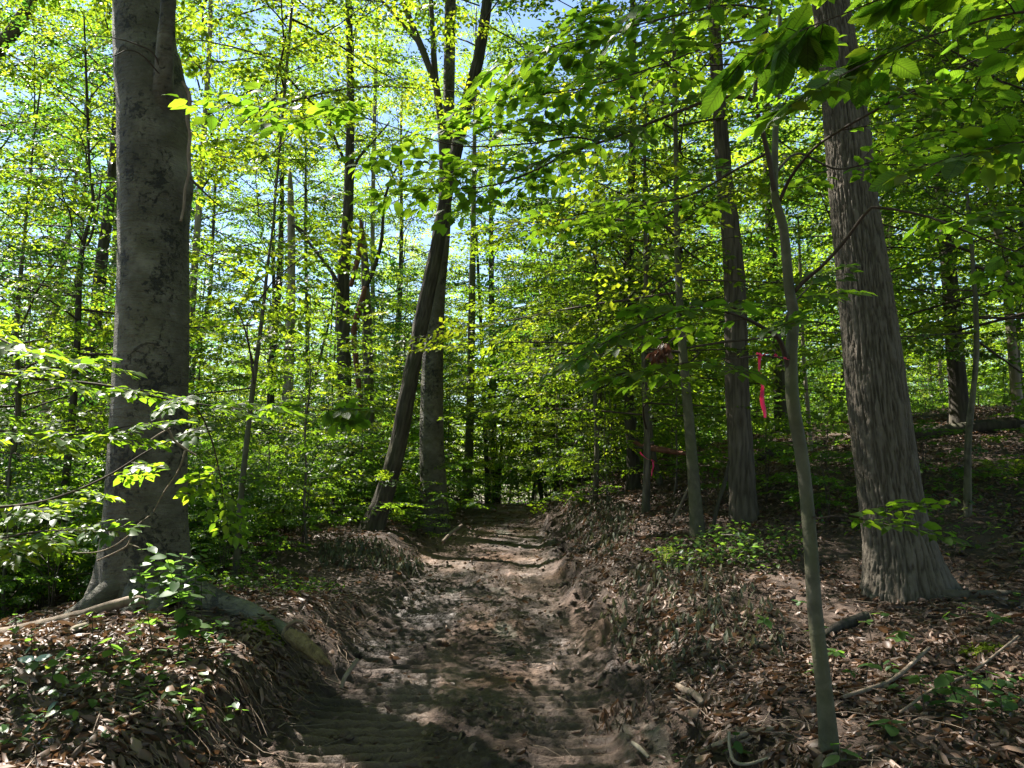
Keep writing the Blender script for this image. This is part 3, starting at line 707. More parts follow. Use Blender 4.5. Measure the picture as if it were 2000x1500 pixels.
make_tree('rough_tree', 'rough barked trunk behind the slim dark stem left of the great beech', 'tree', [(160, 900, 28), (168, 780, 26), (185, 640, 23), (200, 500, 20), (215, 380, 17), (225, 250, 14)], 14.0, M_BARK_D, 14, 20, 70, .25, 'deep', [(C[1], 6.5, .75, 2.5)], seed=10)
make_tree('pale_forked_tree', 'pale slender trunk leaning right far behind at the left edge', 'tree', [(92, 760, 15), (96, 650, 14), (112, 570, 13), (126, 500, 11), (140, 420, 9)], 24.0, M_BARK_P, 15, 14, 40, .1, 'smooth', [(C[2], 7.5, .8, 5.0)], seed=11)
make_tree('pale_forked_tree', 'second pale slender trunk, right of the other and just left of the rough dark trunk', 'tree', [(128, 760, 13), (134, 650, 12), (144, 590, 11), (154, 530, 9), (160, 450, 8)], 25.0, M_BARK_P, 15, 14, 40, .1, 'smooth', [(C[0], 7.5, .8, 4.0)], seed=12)
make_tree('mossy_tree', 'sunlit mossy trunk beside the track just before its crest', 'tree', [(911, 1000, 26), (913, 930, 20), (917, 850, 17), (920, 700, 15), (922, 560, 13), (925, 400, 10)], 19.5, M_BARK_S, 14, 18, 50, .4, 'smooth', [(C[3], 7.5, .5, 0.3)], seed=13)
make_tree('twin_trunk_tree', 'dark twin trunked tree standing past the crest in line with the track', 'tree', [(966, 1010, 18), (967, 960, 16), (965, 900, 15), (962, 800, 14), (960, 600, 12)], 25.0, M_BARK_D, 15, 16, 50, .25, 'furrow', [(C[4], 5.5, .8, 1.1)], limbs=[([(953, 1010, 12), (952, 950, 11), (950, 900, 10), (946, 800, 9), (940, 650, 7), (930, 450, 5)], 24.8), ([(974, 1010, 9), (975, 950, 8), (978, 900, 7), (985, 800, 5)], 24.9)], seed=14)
make_tree('green_pole_sapling', 'thin straight greenish sapling at the crest right of the twin trunks', 'sapling', [(1058, 980, 8), (1055, 920, 7), (1051, 850, 6), (1050, 700, 5)], 22.0, M_BARK_S, 8, 10, 30, .2, 'smooth', [(U[2], 2.0, .9, 1.7)], seed=15)
make_tree('green_pole_sapling', 'mossy pole sapling at the crest, thicker than its thin neighbour', 'sapling', [(1088, 960, 11), (1086, 910, 9), (1082, 850, 8), (1078, 700, 7)], 21.0, M_BARK_S, 8, 10, 30, .2, 'smooth', [(U[3], 2.0, .9, .2)], seed=16)
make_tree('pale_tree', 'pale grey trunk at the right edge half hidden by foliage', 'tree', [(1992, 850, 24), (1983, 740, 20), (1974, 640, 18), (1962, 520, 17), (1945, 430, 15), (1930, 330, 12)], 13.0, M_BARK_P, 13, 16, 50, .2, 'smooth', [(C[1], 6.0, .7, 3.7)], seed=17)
make_tree('thin_grey_tree', 'thin grey trunk far behind, just right of the great beech', 'tree', [(372, 800, 9), (378, 720, 8), (395, 640, 8), (410, 570, 7), (415, 480, 6)], 22.0, M_BARK, 13, 12, 40, .1, 'smooth', [(C[2], 7.5, .7, 2.1)], seed=18)
make_tree('forked_grey_tree', 'forked thin grey tree between the pale snag and the tall dark trunk', 'tree', [(598, 870, 10), (600, 780, 9), (600, 700, 8), (599, 600, 7), (597, 480, 6)], 24.0, M_BARK, 14, 12, 40, .15, 'smooth', [(C[4], 8.0, .7, .9)], limbs=[([(600, 800, 6), (615, 740, 6), (630, 680, 5), (645, 620, 4), (655, 560, 3)], 23.9)], seed=19)
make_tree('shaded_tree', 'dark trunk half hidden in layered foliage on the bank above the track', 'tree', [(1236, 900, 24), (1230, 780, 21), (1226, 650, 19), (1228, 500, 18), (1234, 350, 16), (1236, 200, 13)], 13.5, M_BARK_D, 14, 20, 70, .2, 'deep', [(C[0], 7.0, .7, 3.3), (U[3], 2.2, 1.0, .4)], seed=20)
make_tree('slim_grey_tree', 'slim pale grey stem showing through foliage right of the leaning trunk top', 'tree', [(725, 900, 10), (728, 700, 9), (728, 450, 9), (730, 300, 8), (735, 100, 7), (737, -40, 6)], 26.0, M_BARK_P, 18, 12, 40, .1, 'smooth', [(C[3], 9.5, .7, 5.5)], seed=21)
make_tree('thin_stem_tree', 'thin pale stem on the ridge just right of the foreground sapling fork', 'sapling', [(1584, 880, 9), (1578, 800, 8), (1570, 700, 7), (1566, 600, 6)], 13.0, M_BARK_P, 6, 10, 30, .1, 'smooth', [(S[1], 2.0, .9, .2)], seed=22)
make_tree('left_edge_tree', 'brown limb crossing the top left corner above the leaves', 'tree', [(-160, 900, 50), (-140, 600, 46), (-90, 300, 40), (-20, 120, 30), (25, 60, 26), (60, 0, 22)], 10.0, M_BARK, 12, 20, 60, .3, 'furrow', [(C[1], 7.5, .5, 1.9)], seed=23)

# ------------------------------------------------------------------ woods: whole trees copied from a few kinds
def proto_trunk(name, seed, H, r, mat, sides=14):
    rg = np.random.default_rng(seed); n = 7
    pts = np.column_stack([np.cumsum(rg.normal(0, .09, n)), np.cumsum(rg.normal(0, .09, n)), np.linspace(-.3, H, n)]); pts[:, :2] -= pts[0, :2]
    mb = MB(); fd, fa = furrow(seed, .012, 18, 1.2)
    tube(mb, pts, np.linspace(r, r * .22, n), sides, 40, 0, .5, lambda th, s, R: fd(th, s, R) * (1 + .4 * np.exp(-s / .35)), att=fa)
    return mb.mesh(name, [mat]), pts
WT = [proto_trunk('wood_trunk', 400 + i, 17.0, (.13, .16, .11)[i], (M_BARK, M_BARK_D, M_BARK_P)[i]) for i in range(3)]
UT = [proto_trunk('understory_trunk', 420 + i, 7.0, (.045, .055)[i], (M_BARK_S, M_BARK)[i], 8) for i in range(2)]

def wood_tree(x, y, k, rng, label, group, name='woodland_tree', s=1.0, cb=None):
    root = empty(name, (x, y, G(x, y)), rng.uniform(0, 6.28), s * rng.uniform(.88, 1.12)); tag(root, label, 'tree', group)
    me, pts = WT[k % 3]; link('trunk', me, root)
    h = ((rng.uniform(4.5, 6.0) if y < 44 else rng.uniform(2.0, 5.0)) if cb is None else cb); o = link('crown', CANOPY[rng.integers(0, 5)], root, at_height(pts, h)); o.rotation_euler = (0, 0, rng.uniform(0, 6.28))
    return root
def under_tree(x, y, k, rng, label, group, name='understory_beech', s=1.0, cb=1.4):
    root = empty(name, (x, y, G(x, y)), rng.uniform(0, 6.28), s * rng.uniform(.88, 1.15)); tag(root, label, 'sapling', group)
    me, pts = UT[k % 2]; link('trunk', me, root)
    o = link('crown', FARC[rng.integers(0, 3)] if y > 21 else UNDER[rng.integers(1, 4) if k == 0 else (2 if rng.uniform() < .7 else 1)] if y > 9.5 else UNDER[rng.integers(0, 2)], root, at_height(pts, cb)); o.rotation_euler = (0, 0, rng.uniform(0, 6.28))  # beeches by the crest mostly get lighter leaves, colour standing in for sun
    return root

r_ = np.random.default_rng(77)
# tall woods: rings of trees beyond the track, thinner where the photograph shows sky
spots = []
for _ in range(12000):
    y = r_.uniform(12, 80); x = r_.uniform(-1.05, 1.05) * (y * .72 + 6)
    px_ = 1000 + x / y * F_PX
    md = 3.7 + .035 * y if y < 46 else 3.6 + .012 * y
    if 890 < px_ < 1130: continue
    if abs(x + .3) < 2.6 and y < 34: continue
    if any((x - a) ** 2 + (y - b) ** 2 < md * md for a, b in spots): continue
    if y < 20 and 380 < px_ < 1150: continue
    if y < 17 and 1150 < px_ < 1760: continue
    keep = .8
    if -15 < x < 5 and 22 < y < 48: keep = 0
    if 520 < px_ < 800: keep = .55
    if px_ > 1380: keep = .62
    if px_ < 250 and y < 30: keep = .35
    if (-14 < x < -5.2 and 11 < y < 19) or (-5 < x < 5 and y < 24): continue
    if r_.uniform() > keep: continue
    spots.append((x, y))
    if len(spots) > 215: break
for i, (x, y) in enumerate(spots):
    side = 'left' if x < -.3 else 'right'
    if y > 40: lab, gr = 'slender tree deep in the wood, its crown merging with the leafy backdrop', 'far trees of the wood'
    elif x < -.3: lab, gr = 'slender woodland tree in the sunlit wood beyond the shrubs', 'trees in the sunlit wood beyond the shrubs'
    else: lab, gr = 'slender woodland tree standing beyond the ridge of the leaf strewn bank', 'trees beyond the bank'
    wood_tree(x, y, i, r_, lab, gr)
# understory beeches with layered sprays
for x, y, s, cb in ((-6.9, 10.6, 1.0, 1.5), (-9.6, 14.6, .9, 1.2), (-8.0, 18.0, 1.0, 1.4), (-2.6, 19.0, .8, 1.6), (-11.0, 17.0, 1.1, 1.2), (-8.0, 20.0, 1.1, 1.4), (-5.0, 22.5, 1.0, 1.2)):
    under_tree(x, y, 0, r_, 'young beech with flat layered sprays in the wood left of the track', 'young beeches left of the track', s=s, cb=cb)
for x, y, s, cb in ((1.9, 18.7, .95, .5), (2.7, 21.6, 1.0, .4), (.6, 25.0, 1.0, .4), (-.2, 30.5, 1.1, .4), (2.2, 29.5, 1.1, .3), (3.8, 22.8, 1.0, .4), (-2.5, 21.6, .9, .6), (-2.7, 27.5, 1.0, .4), (1.4, 13.2, .85, 2.0), (1.2, 17.3, .9, .9), (.9, 21.3, 1.0, .7), (-1.9, 18.2, .85, 2.2), (1.9, 11.0, .9, 1.1), (1.6, 15.5, 1.0, 1.0), (2.6, 13.2, .9, 2.2), (1.5, 19.5, 1.0, 1.2), (1.6, 24.0, 1.0, 1.0), (-.6, 28.0, 1.0, 2.6), (3.2, 19.0, 1.1, 1.0), (-3.0, 24.5, .9, 2.2), (2.4, 26.0, 1.15, .8), (.9, 33.0, 1.1, 1.4), (4.6, 24.0, 1.1, 1.0), (1.0, 36.0, 1.3, .8), (-1.2, 38.0, 1.3, .8)):
    under_tree(x, y, 1, r_, 'young beech with flat sunlit layered sprays beyond the right edge of the track', 'young beeches by the crest of the track', s=s, cb=cb)
for x, y, s, cb in ((4.9, 8.3, .95, 2.1), (5.9, 7.3, .95, 2.3), (6.4, 13.4, 1.05, 1.4), (8.2, 10.6, 1.0, 1.6), (7.6, 17.6, 1.0, 1.0), (10.2, 12.2, 1.1, 1.4), (6.6, 21.0, 1.1, .9), (6.8, 9.4, 1.05, 1.7), (5.6, 11.6, 1.0, 1.8), (8.6, 12.4, 1.1, 1.5), (7.2, 15.0, 1.0, 1.4), (10.5, 15.5, 1.1, 1.2), (5.6, 18.5, .9, 1.4), (9.0, 20.0, 1.1, 1.2)):
    under_tree(x, y, 0, r_, 'young beech with dark shaded sprays on the slope behind the thick furrowed tree', 'young beeches on the right slope', s=s, cb=cb)

# far understory closing the view between the trunks
fu = []
for _ in range(3000):
    y = r_.uniform(20, 62); x = r_.uniform(-1.0, 1.0) * (y * .72 + 4); px_ = 1000 + x / y * F_PX
    if y < 44 and -12 < x < 5: continue
    if y < 26 and px_ > 1350: continue
    if any((x - a) ** 2 + (y - b) ** 2 < 9.5 for a, b in fu): continue
    fu.append((x, y))
    if len(fu) >= 120: break
for x, y in fu:
    under_tree(x, y, 0, r_, 'bushy young tree filling the far wood between the trunks', 'bushy young trees of the far wood', s=1.15, cb=.5)
# the wood goes on behind the camera
for x, y in ((-3.5, -5), (3.8, -4.5), (0.5, -9.5), (-7.5, -3), (7.5, -3.5), (-5, -11), (5.5, -10.5), (-10.5, -8), (10.5, -7), (8.4, 1.4), (-11, 1.5), (11.5, 4.5)):
    wood_tree(x, y, 0, r_, 'tall tree of the same wood standing behind the viewpoint', 'trees behind the viewpoint', cb=4.5)
for x, y in ((-4.2, -1.8), (4.4, -1.5), (-1.8, -6.5), (2.6, -7), (7, -.5), (-7.5, -6)):
    under_tree(x, y, 0, r_, 'young tree of the same wood standing behind the viewpoint', 'young trees behind the viewpoint', cb=1.0)

# shrubs
def shrub_proto(k):
    mb = MB(); rg = np.random.default_rng(600 + k)
    for _ in range(3):
        a = rg.uniform(0, 6.28); tube(mb, [(0, 0, -.1), (.05 * math.cos(a), .05 * math.sin(a), .5), (.12 * math.cos(a), .12 * math.sin(a), 1.15)], [.010, .007, .003], 5, 6, 0)
    return mb.mesh('shrub_stem', [M_TWIG])
SST = [shrub_proto(k) for k in range(2)]
def shrub(x, y, s, rng, label, group, z=1.0):
    root = empty('leafy_shrub', (x, y, G(x, y)), rng.uniform(0, 6.28), s); tag(root, label, 'shrub', group)
    link('stem', SST[rng.integers(0, 2)], root)
    o = link('foliage', SHRUB[rng.integers(0, 2) if y < 11 else rng.integers(2, 4)], root); o.rotation_euler = (0, 0, rng.uniform(0, 6.28)); o.scale = (1, 1, z)
pl = []
for _ in range(4000):
    y = r_.uniform(6.9, 24); x = r_.uniform(-1.5 - .66 * y, -1.75)
    if y < 10 and x > -2.5: continue
    if abs(x + 3.0) < .75 and abs(y - 6.4) < 1.3: continue
    if 7.2 < y < 9.2 and x > -3.0: continue
    if y > 10 and x > -2.0 - .015 * y: continue
    pq = 1000 + x / y * F_PX
    if y < 12.6 and 620 < pq < 930: continue
    d = .62 if y < 14 else .95
    if any((x - a) ** 2 + (y - b) ** 2 < d * d for a, b in pl): continue
    pl.append((x, y))
    if len(pl) >= 190: break
for x, y in pl:
    shrub(x, y, r_.uniform(.7, 1.2) * (.72 if y < 11 and x > -5 else 1.0 if y < 12 else 1.12), r_, 'leafy waist high shrub in the thicket left of the track', 'shrubs of the thicket left of the track')
tk = []
for _ in range(2500):
    y = r_.uniform(7.4, 20); x = r_.uniform(-1.2 - .66 * y, -2.2)
    if y < 9.6 and x > -4.2: continue
    if y > 10 and x > -2.6: continue
    if abs(x + 3.0) < 1.3 and y < 8.4: continue
    if any((x - a) ** 2 + (y - b) ** 2 < 1.5 ** 2 for a, b in tk): continue
    tk.append((x, y))
    if len(tk) >= 46: break
for i, (x, y) in enumerate(tk):
    root = empty('thicket_sapling', (x, y, G(x, y)), r_.uniform(0, 6.28), r_.uniform(.5, .85)); tag(root, 'thin young sapling with open layered sprays in the thicket left of the track', 'sapling', 'saplings of the thicket left of the track')
    me, pts = UT[i % 2]; o = link('trunk', me, root); o.scale = (.45, .45, .62)
    o = link('crown', SPARSE[i % 2], root, (0, 0, .35)); o.rotation_euler = (0, 0, r_.uniform(0, 6.28))
for i, (x, y, s_) in enumerate(((1.5, 12.2, .75), (1.9, 14.2, .85), (1.3, 14.6, .7), (2.5, 11.9, .8), (1.2, 16.2, .8), (2.3, 16.4, .95), (3.1, 14.6, .9), (1.1, 18.8, .9), (2.0, 19.8, 1.0), (3.0, 17.8, 1.0), (-1.55, 16.8, .7), (-1.6, 19.5, .9))):
    root = empty('bank_sapling', (x, y, G(x, y)), r_.uniform(0, 6.28), s_); tag(root, 'thin young sapling with open sprays beside the upper end of the track', 'sapling', 'saplings beside the upper end of the track')
    me, pts = UT[i % 2]; o = link('trunk', me, root); o.scale = (.4, .4, .62)
    o = link('crown', SPARSE[i % 2], root, (0, 0, .25)); o.rotation_euler = (0, 0, r_.uniform(0, 6.28))
pr = []
for _ in range(900):
    y = r_.uniform(8.5, 24); x = r_.uniform(1.2, .74 * y + 1)
    if y < 13 and x < 3.2: continue
    if any((x - a) ** 2 + (y - b) ** 2 < 1.5 ** 2 for a, b in pr): continue
    if r_.uniform() > .6: continue
    pr.append((x, y))
    if len(pr) >= 42: break
for x, y in pr:
    shrub(x, y, r_.uniform(.5, .95), r_, 'low leafy shrub scattered on the leaf strewn right slope', 'shrubs scattered on the right slope', .8)
for x, y, s in ((-1.45, 11.9, .45), (-1.6, 13.6, .9), (-1.45, 15.0, .9), (-1.5, 16.5, .9), (-1.4, 18.0, .9), (1.25, 17.0, .7), (1.4, 18.6, .9), (1.7, 16.0, .7), (.9, 20.5, .9), (-1.7, 20.5, 1.1), (-.9, 22.5, 1.0), (.2, 23.0, .9), (2.2, 16.9, .7)):
    shrub(x, y, s, r_, 'leafy shrub lining the track where it nears the crest', 'shrubs lining the track')

# ------------------------------------------------------------------ hero leaves as objects
def hero_leaf(name, seed, length_=1.0, wid=.29, mat=M_LEAF_HERO, droop=.16):
    rg = np.random.default_rng(seed); rows = 8; v = []; f4 = []
    for i in range(rows):
        t = i / (rows - 1); w = wid * (math.sin(math.pi * t ** .82) ** .8) * (1 + .05 * (-1) ** i) if 0 < i < rows - 1 else .004
        zc = -droop * t * t + .03 * math.sin(t * 5 + seed)
        v += [(t, w, zc + .10 * w + rg.normal(0, .008)), (t, 0, zc - .015), (t, -w, zc + .10 * w + rg.normal(0, .008))]
    for i in range(rows - 1):
        a = i * 3; f4 += [(a, a + 1, a + 4, a + 3), (a + 1, a + 2, a + 5, a + 4)]
    v = np.array(v); v[:, 1] *= -1
    mb = MB(); mb.add(v, None, np.array(f4), 0, .5); return mb.mesh(name, [mat])
HLEAF = [hero_leaf('beech_leaf', i) for i in range(4)]
for i, me in enumerate(HLEAF):
    me.attributes['rnd'].data.foreach_set('value', np.full(len(me.vertices), (.3, .5, .65, .85)[i], np.float32))
HPLANT = [hero_leaf('plant_leaf', 20 + i, wid=.33, mat=M_PLANT, droop=.2) for i in range(3)]

def leaf_obj(name, me, parent, pos, d, nr, size):
    d = d / np.linalg.norm(d); nr = nr - d * nr.dot(d); nr = nr / max(np.linalg.norm(nr), 1e-6); s = np.cross(nr, d)
    o = link(name, me, parent)
    o.matrix_local = Matrix(((d[0] * size, s[0] * size, nr[0] * size, pos[0]), (d[1] * size, s[1] * size, nr[1] * size, pos[1]), (d[2] * size, s[2] * size, nr[2] * size, pos[2]), (0, 0, 0, 1)))
    return o

def spray_leaves(org, d, nr, length, rng, tpl=TPL_THIN):
    """positions and directions of the leaves of hand placed sprays, and their twig rods"""
    org = np.asarray(org); d = nrmz(np.asarray(d, float)); nr = np.asarray(nr, float); nr = nrmz(nr - d * (nr * d).sum(-1, keepdims=True)); sd = np.cross(nr, d)
    PO, DI, NR, RA, RB, RW = [], [], [], [], [], []
    for i in range(len(org)):
        tp, td, seg = tpl[rng.integers(0, len(tpl))]; B = np.stack([d[i], sd[i] * rng.choice([-1, 1]), nr[i]])
        PO.append(org[i] + length[i] * tp @ B); DI.append(td @ B); NR.append(nr[i] + rng.normal(0, .28, (len(tp), 3)))
        for a, b, w in seg: RA.append(org[i] + length[i] * a @ B); RB.append(org[i] + length[i] * b @ B); RW.append(w)
    return np.concatenate(PO), np.concatenate(DI), np.concatenate(NR), np.array(RA), np.array(RB), np.array(RW)

def hand_sapling(name, label, base, stems, branches, seed, leaf=.095, nparts=300, slen=.42, spacing=.17, mats=(M_BARK_S, M_TWIG), stem_disp=True, extra=None):
    """stems/branches: rows (px, py, width px, depth). Sprays grow along branches flagged with a start fraction."""
    rg = np.random.default_rng(seed); base = np.asarray(base, float)
    root = empty(name, base); tag(root, label, 'sapling')
    for rows in stems:
        q = np.array([P(r[0], r[1], r[3]) for r in rows]) - base
        mb = MB(); tube(mb, q, [r[2] * .5 * r[3] / F_PX for r in rows], 20, 10 * len(rows), 0, .5, lambda th, s, R: 1 + .10 * (fbm(th * 1.3, s * 5, seed, 3) - .5) + .35 * np.exp(-s / .06))
        link('trunk', mb.mesh(name + '_trunk', [mats[0]]), root)
    O, D, Ln = [], [], []
    for rows, start in branches:
        q = np.array([P(r[0], r[1], r[3]) for r in rows]) - base
        mb = MB(); c, _ = tube(mb, q, [r[2] * .5 * r[3] / F_PX for r in rows], 8, 7 * len(rows), 0, .5, lambda th, s, R: 1 + .25 * (fbm(th, s * 14, seed + 3, 2) - .5))
        link('branch', mb.mesh(name + '_branch', [mats[1]]), root)
        if start is not None:
            o, d, l = branch_sprays(rg, c[::3], spacing, slen, start); O += o; D += d; Ln += l
    if extra:
        for (px, py, dep), dd, l in extra: O.append(P(px, py, dep) - base); D.append(np.array(dd, float)); Ln.append(l)
    nr = np.tile([0, 0, 1.0], (len(O), 1)) + rg.normal(0, .22, (len(O), 3))
    pos, di, nn, ra, rb, rw = spray_leaves(O, D, nr, np.array(Ln), rg)
    mb = MB(); rods(mb, ra, rb, .0022 * rw + .0006, .0016 * rw + .0005, 0)
    link('twigs', mb.mesh(name + '_twigs', [M_TWIG]), root)['kind'] = 'stuff'
    size = leaf * rg.uniform(.65, 1.2, len(pos)); wpos = pos + base
    dep = wpos[:, 1]; pxx = 1000 + wpos[:, 0] / np.maximum(dep, .1) * F_PX; el = (wpos[:, 2] - 1.65) / np.maximum(dep, .1)
    inview = (dep > .4) & (np.abs(pxx - 1000) < 1050) & (el < .68) & (el > -.45)
    key = np.where(inview, dep / size, 1e6 + dep); order = np.argsort(key)
    for i in order[:nparts]: leaf_obj('leaf', HLEAF[rg.integers(0, 4)], root, pos[i], di[i], nn[i], size[i])
    rest = order[nparts:]
    if len(rest):
        mb = MB(); put_leaves(mb, pos[rest], di[rest], nn[rest], size[rest], LOD1, 0, rg); o = link('leaves', mb.mesh(name + '_leaves', [M_LEAF]), root); o['kind'] = 'stuff'
    return root

# foreground sapling on the right with its long branch over the track
b0 = P(1620, 1468, 3.5); b0[2] = G(b0[0], b0[1])
hand_sapling('beech_sapling', 'slender grey green sapling in the right foreground with a long branch over the track', b0,
    [[(1622, 1490, 36, 3.5), (1610, 1350, 30, 3.5), (1592, 1200, 28, 3.5), (1582, 1050, 26, 3.52), (1567, 900, 25, 3.55), (1549, 790, 25, 3.56), (1545, 700, 24, 3.58), (1550, 620, 22, 3.6), (1541, 560, 20, 3.6), (1531, 450, 18, 3.6), (1514, 385, 16, 3.6), (1513, 330, 14, 3.62), (1515, 250, 12, 3.66), (1520, 150, 10, 3.7), (1524, 0, 8, 3.75), (1530, -180, 5, 3.8)]],
    [([(1514, 385, 12, 3.6), (1503, 315, 11, 3.58), (1490, 260, 10, 3.55), (1475, 195, 9, 3.5), (1480, 140, 8, 3.46), (1495, 70, 7, 3.4), (1508, 0, 6, 3.35), (1515, -90, 4, 3.3)], .35),
     ([(1475, 197, 8, 3.5), (1440, 189, 8, 3.5), (1390, 194, 7.5, 3.5), (1300, 228, 7, 3.5), (1200, 268, 6, 3.5), (1110, 300, 5, 3.5), (1040, 335, 4, 3.5), (960, 362, 3, 3.5), (850, 372, 2, 3.5)], .15),
     ([(1175, 278, 4, 3.5), (1120, 268, 4, 3.45), (1040, 280, 3.5, 3.35), (900, 285, 3, 3.2), (790, 255, 2.2, 3.1), (690, 225, 1.5, 3.0), (610, 215, 1, 2.95)], .1),
     ([(1545, 735, 12, 3.57), (1535, 700, 11, 3.56), (1520, 660, 10, 3.5), (1490, 640, 8, 3.4), (1440, 615, 6, 3.3), (1380, 606, 5, 3.2), (1310, 612, 4, 3.1), (1240, 640, 2, 3.05)], .3),
     ([(1542, 700, 5, 3.56), (1510, 697, 4, 3.48), (1483, 694, 3.5, 3.42), (1440, 700, 3, 3.35), (1390, 702, 2.5, 3.3), (1310, 712, 2, 3.25)], .7),
     ([(1521, 660, 7, 3.5), (1532, 640, 6, 3.6), (1545, 600, 4, 3.7), (1580, 560, 3, 3.9)], .5),
     ([(1551, 570, 9, 3.6), (1575, 545, 8, 3.55), (1610, 515, 7, 3.4), (1650, 470, 7, 3.3), (1695, 412, 6, 3.2), (1720, 406, 6, 3.15), (1800, 420, 5, 3.1), (1870, 445, 4, 3.0), (1980, 490, 3, 3.0), (2080, 520, 2, 3.0)], .55),
     ([(1522, 395, 8, 3.6), (1545, 345, 7, 3.5), (1590, 290, 6, 3.3), (1640, 255, 5.5, 3.1), (1720, 210, 5, 2.95), (1800, 170, 4, 2.8), (1900, 120, 3, 2.7), (2000, 80, 2, 2.6)], .45),
     ([(1584, 1008, 5, 3.52), (1600, 1012, 4, 3.46), (1625, 1008, 3, 3.4), (1650, 1010, 2, 3.36)], .85),
     ([(1497, 300, 6, 3.58), (1440, 330, 5, 3.7), (1350, 380, 4, 3.9), (1260, 400, 3, 4.1), (1150, 420, 2, 4.3)], .2),
     ([(1512, 340, 6, 3.6), (1560, 300, 5, 3.8), (1640, 330, 4, 4.0), (1750, 300, 3, 4.1)], .6),
     ([(1510, 20, 5, 3.36), (1420, 10, 4, 3.1), (1320, 30, 3.5, 2.9), (1200, 60, 3, 2.75), (1080, 90, 2, 2.6)], .15),
     ([(1495, 75, 5, 3.4), (1390, 90, 4, 3.3), (1280, 130, 3.5, 3.2), (1150, 170, 3, 3.1), (1010, 190, 2, 3.0)], .15)],
    5, leaf=.076, slen=.46, spacing=.15)

# branches entering top right, very close
b1 = np.array([2.35, 2.0, 0.0]); b1[2] = G(b1[0], b1[1])
hand_sapling('overhanging_sapling', 'sapling beyond the right edge whose large leaves hang close in the top right corner', b1,
    [[(2740, 1700, 40, 2.0), (2730, 1200, 34, 2.0), (2720, 600, 30, 2.0), (2690, 100, 22, 2.0), (2650, -400, 12, 2.0)]],
    [([(2700, 180, 10, 2.0), (2350, 60, 8, 2.0), (2050, 20, 6, 2.0), (1850, 60, 4, 2.0), (1720, 110, 3, 1.98), (1640, 150, 2, 1.95)], .35),
     ([(2670, -100, 10, 2.0), (2300, -110, 8, 1.95), (2000, -60, 6, 1.9), (1780, -20, 4, 1.85), (1640, 30, 3, 1.8), (1540, 70, 2, 1.8)], .35),
     ([(2720, 500, 9, 2.0), (2400, 330, 7, 2.1), (2150, 260, 5, 2.15), (1980, 280, 3, 2.2)], .6)],
    15, leaf=.088, nparts=160, slen=.34, spacing=.24)

# sapling at the left edge reaching in over the beech
b2 = np.array([-3.75, 4.6, 0.0]); b2[2] = G(b2[0], b2[1])
hand_sapling('beech_sapling', 'beech sapling reaching in from the left edge with leaves across the great trunk', b2,
    [[(-210, 1250, 30, 4.6), (-205, 1000, 26, 4.6), (-200, 700, 22, 4.6), (-190, 400, 14, 4.6), (-180, 100, 6, 4.6)]],
    [([(-200, 730, 8, 4.6), (-60, 725, 7, 4.5), (80, 740, 6, 4.45), (200, 752, 5, 4.4), (290, 772, 4, 4.35), (340, 782, 3, 4.35), (372, 786, 2.5, 4.35), (450, 797, 2, 4.3), (560, 804, 1.5, 4.25), (640, 800, 1, 4.2)], .1),
     ([(-205, 800, 8, 4.6), (-60, 830, 6, 4.3), (70, 850, 5, 4.1), (180, 845, 4, 4.0), (260, 830, 2, 4.0)], .15),
     ([(-205, 960, 7, 4.6), (-60, 990, 6, 4.6), (80, 980, 5, 4.7), (200, 935, 4, 4.8), (290, 880, 3, 4.9), (345, 855, 2, 5.0)], .3),
     ([(-200, 640, 7, 4.6), (-60, 640, 5, 4.3), (60, 690, 4, 4.1), (150, 705, 3, 4.0)], .2),
     ([(-205, 1050, 7, 4.6), (-60, 1060, 5, 4.5), (60, 1040, 4, 4.4), (140, 1035, 2, 4.3)], .2),
     ([(345, 782, 3, 4.35), (385, 800, 3, 4.5), (410, 850, 3, 4.7), (425, 905, 2.5, 4.8), (435, 960, 2, 4.9)], .8)],
    25, leaf=.078, slen=.40, spacing=.17)

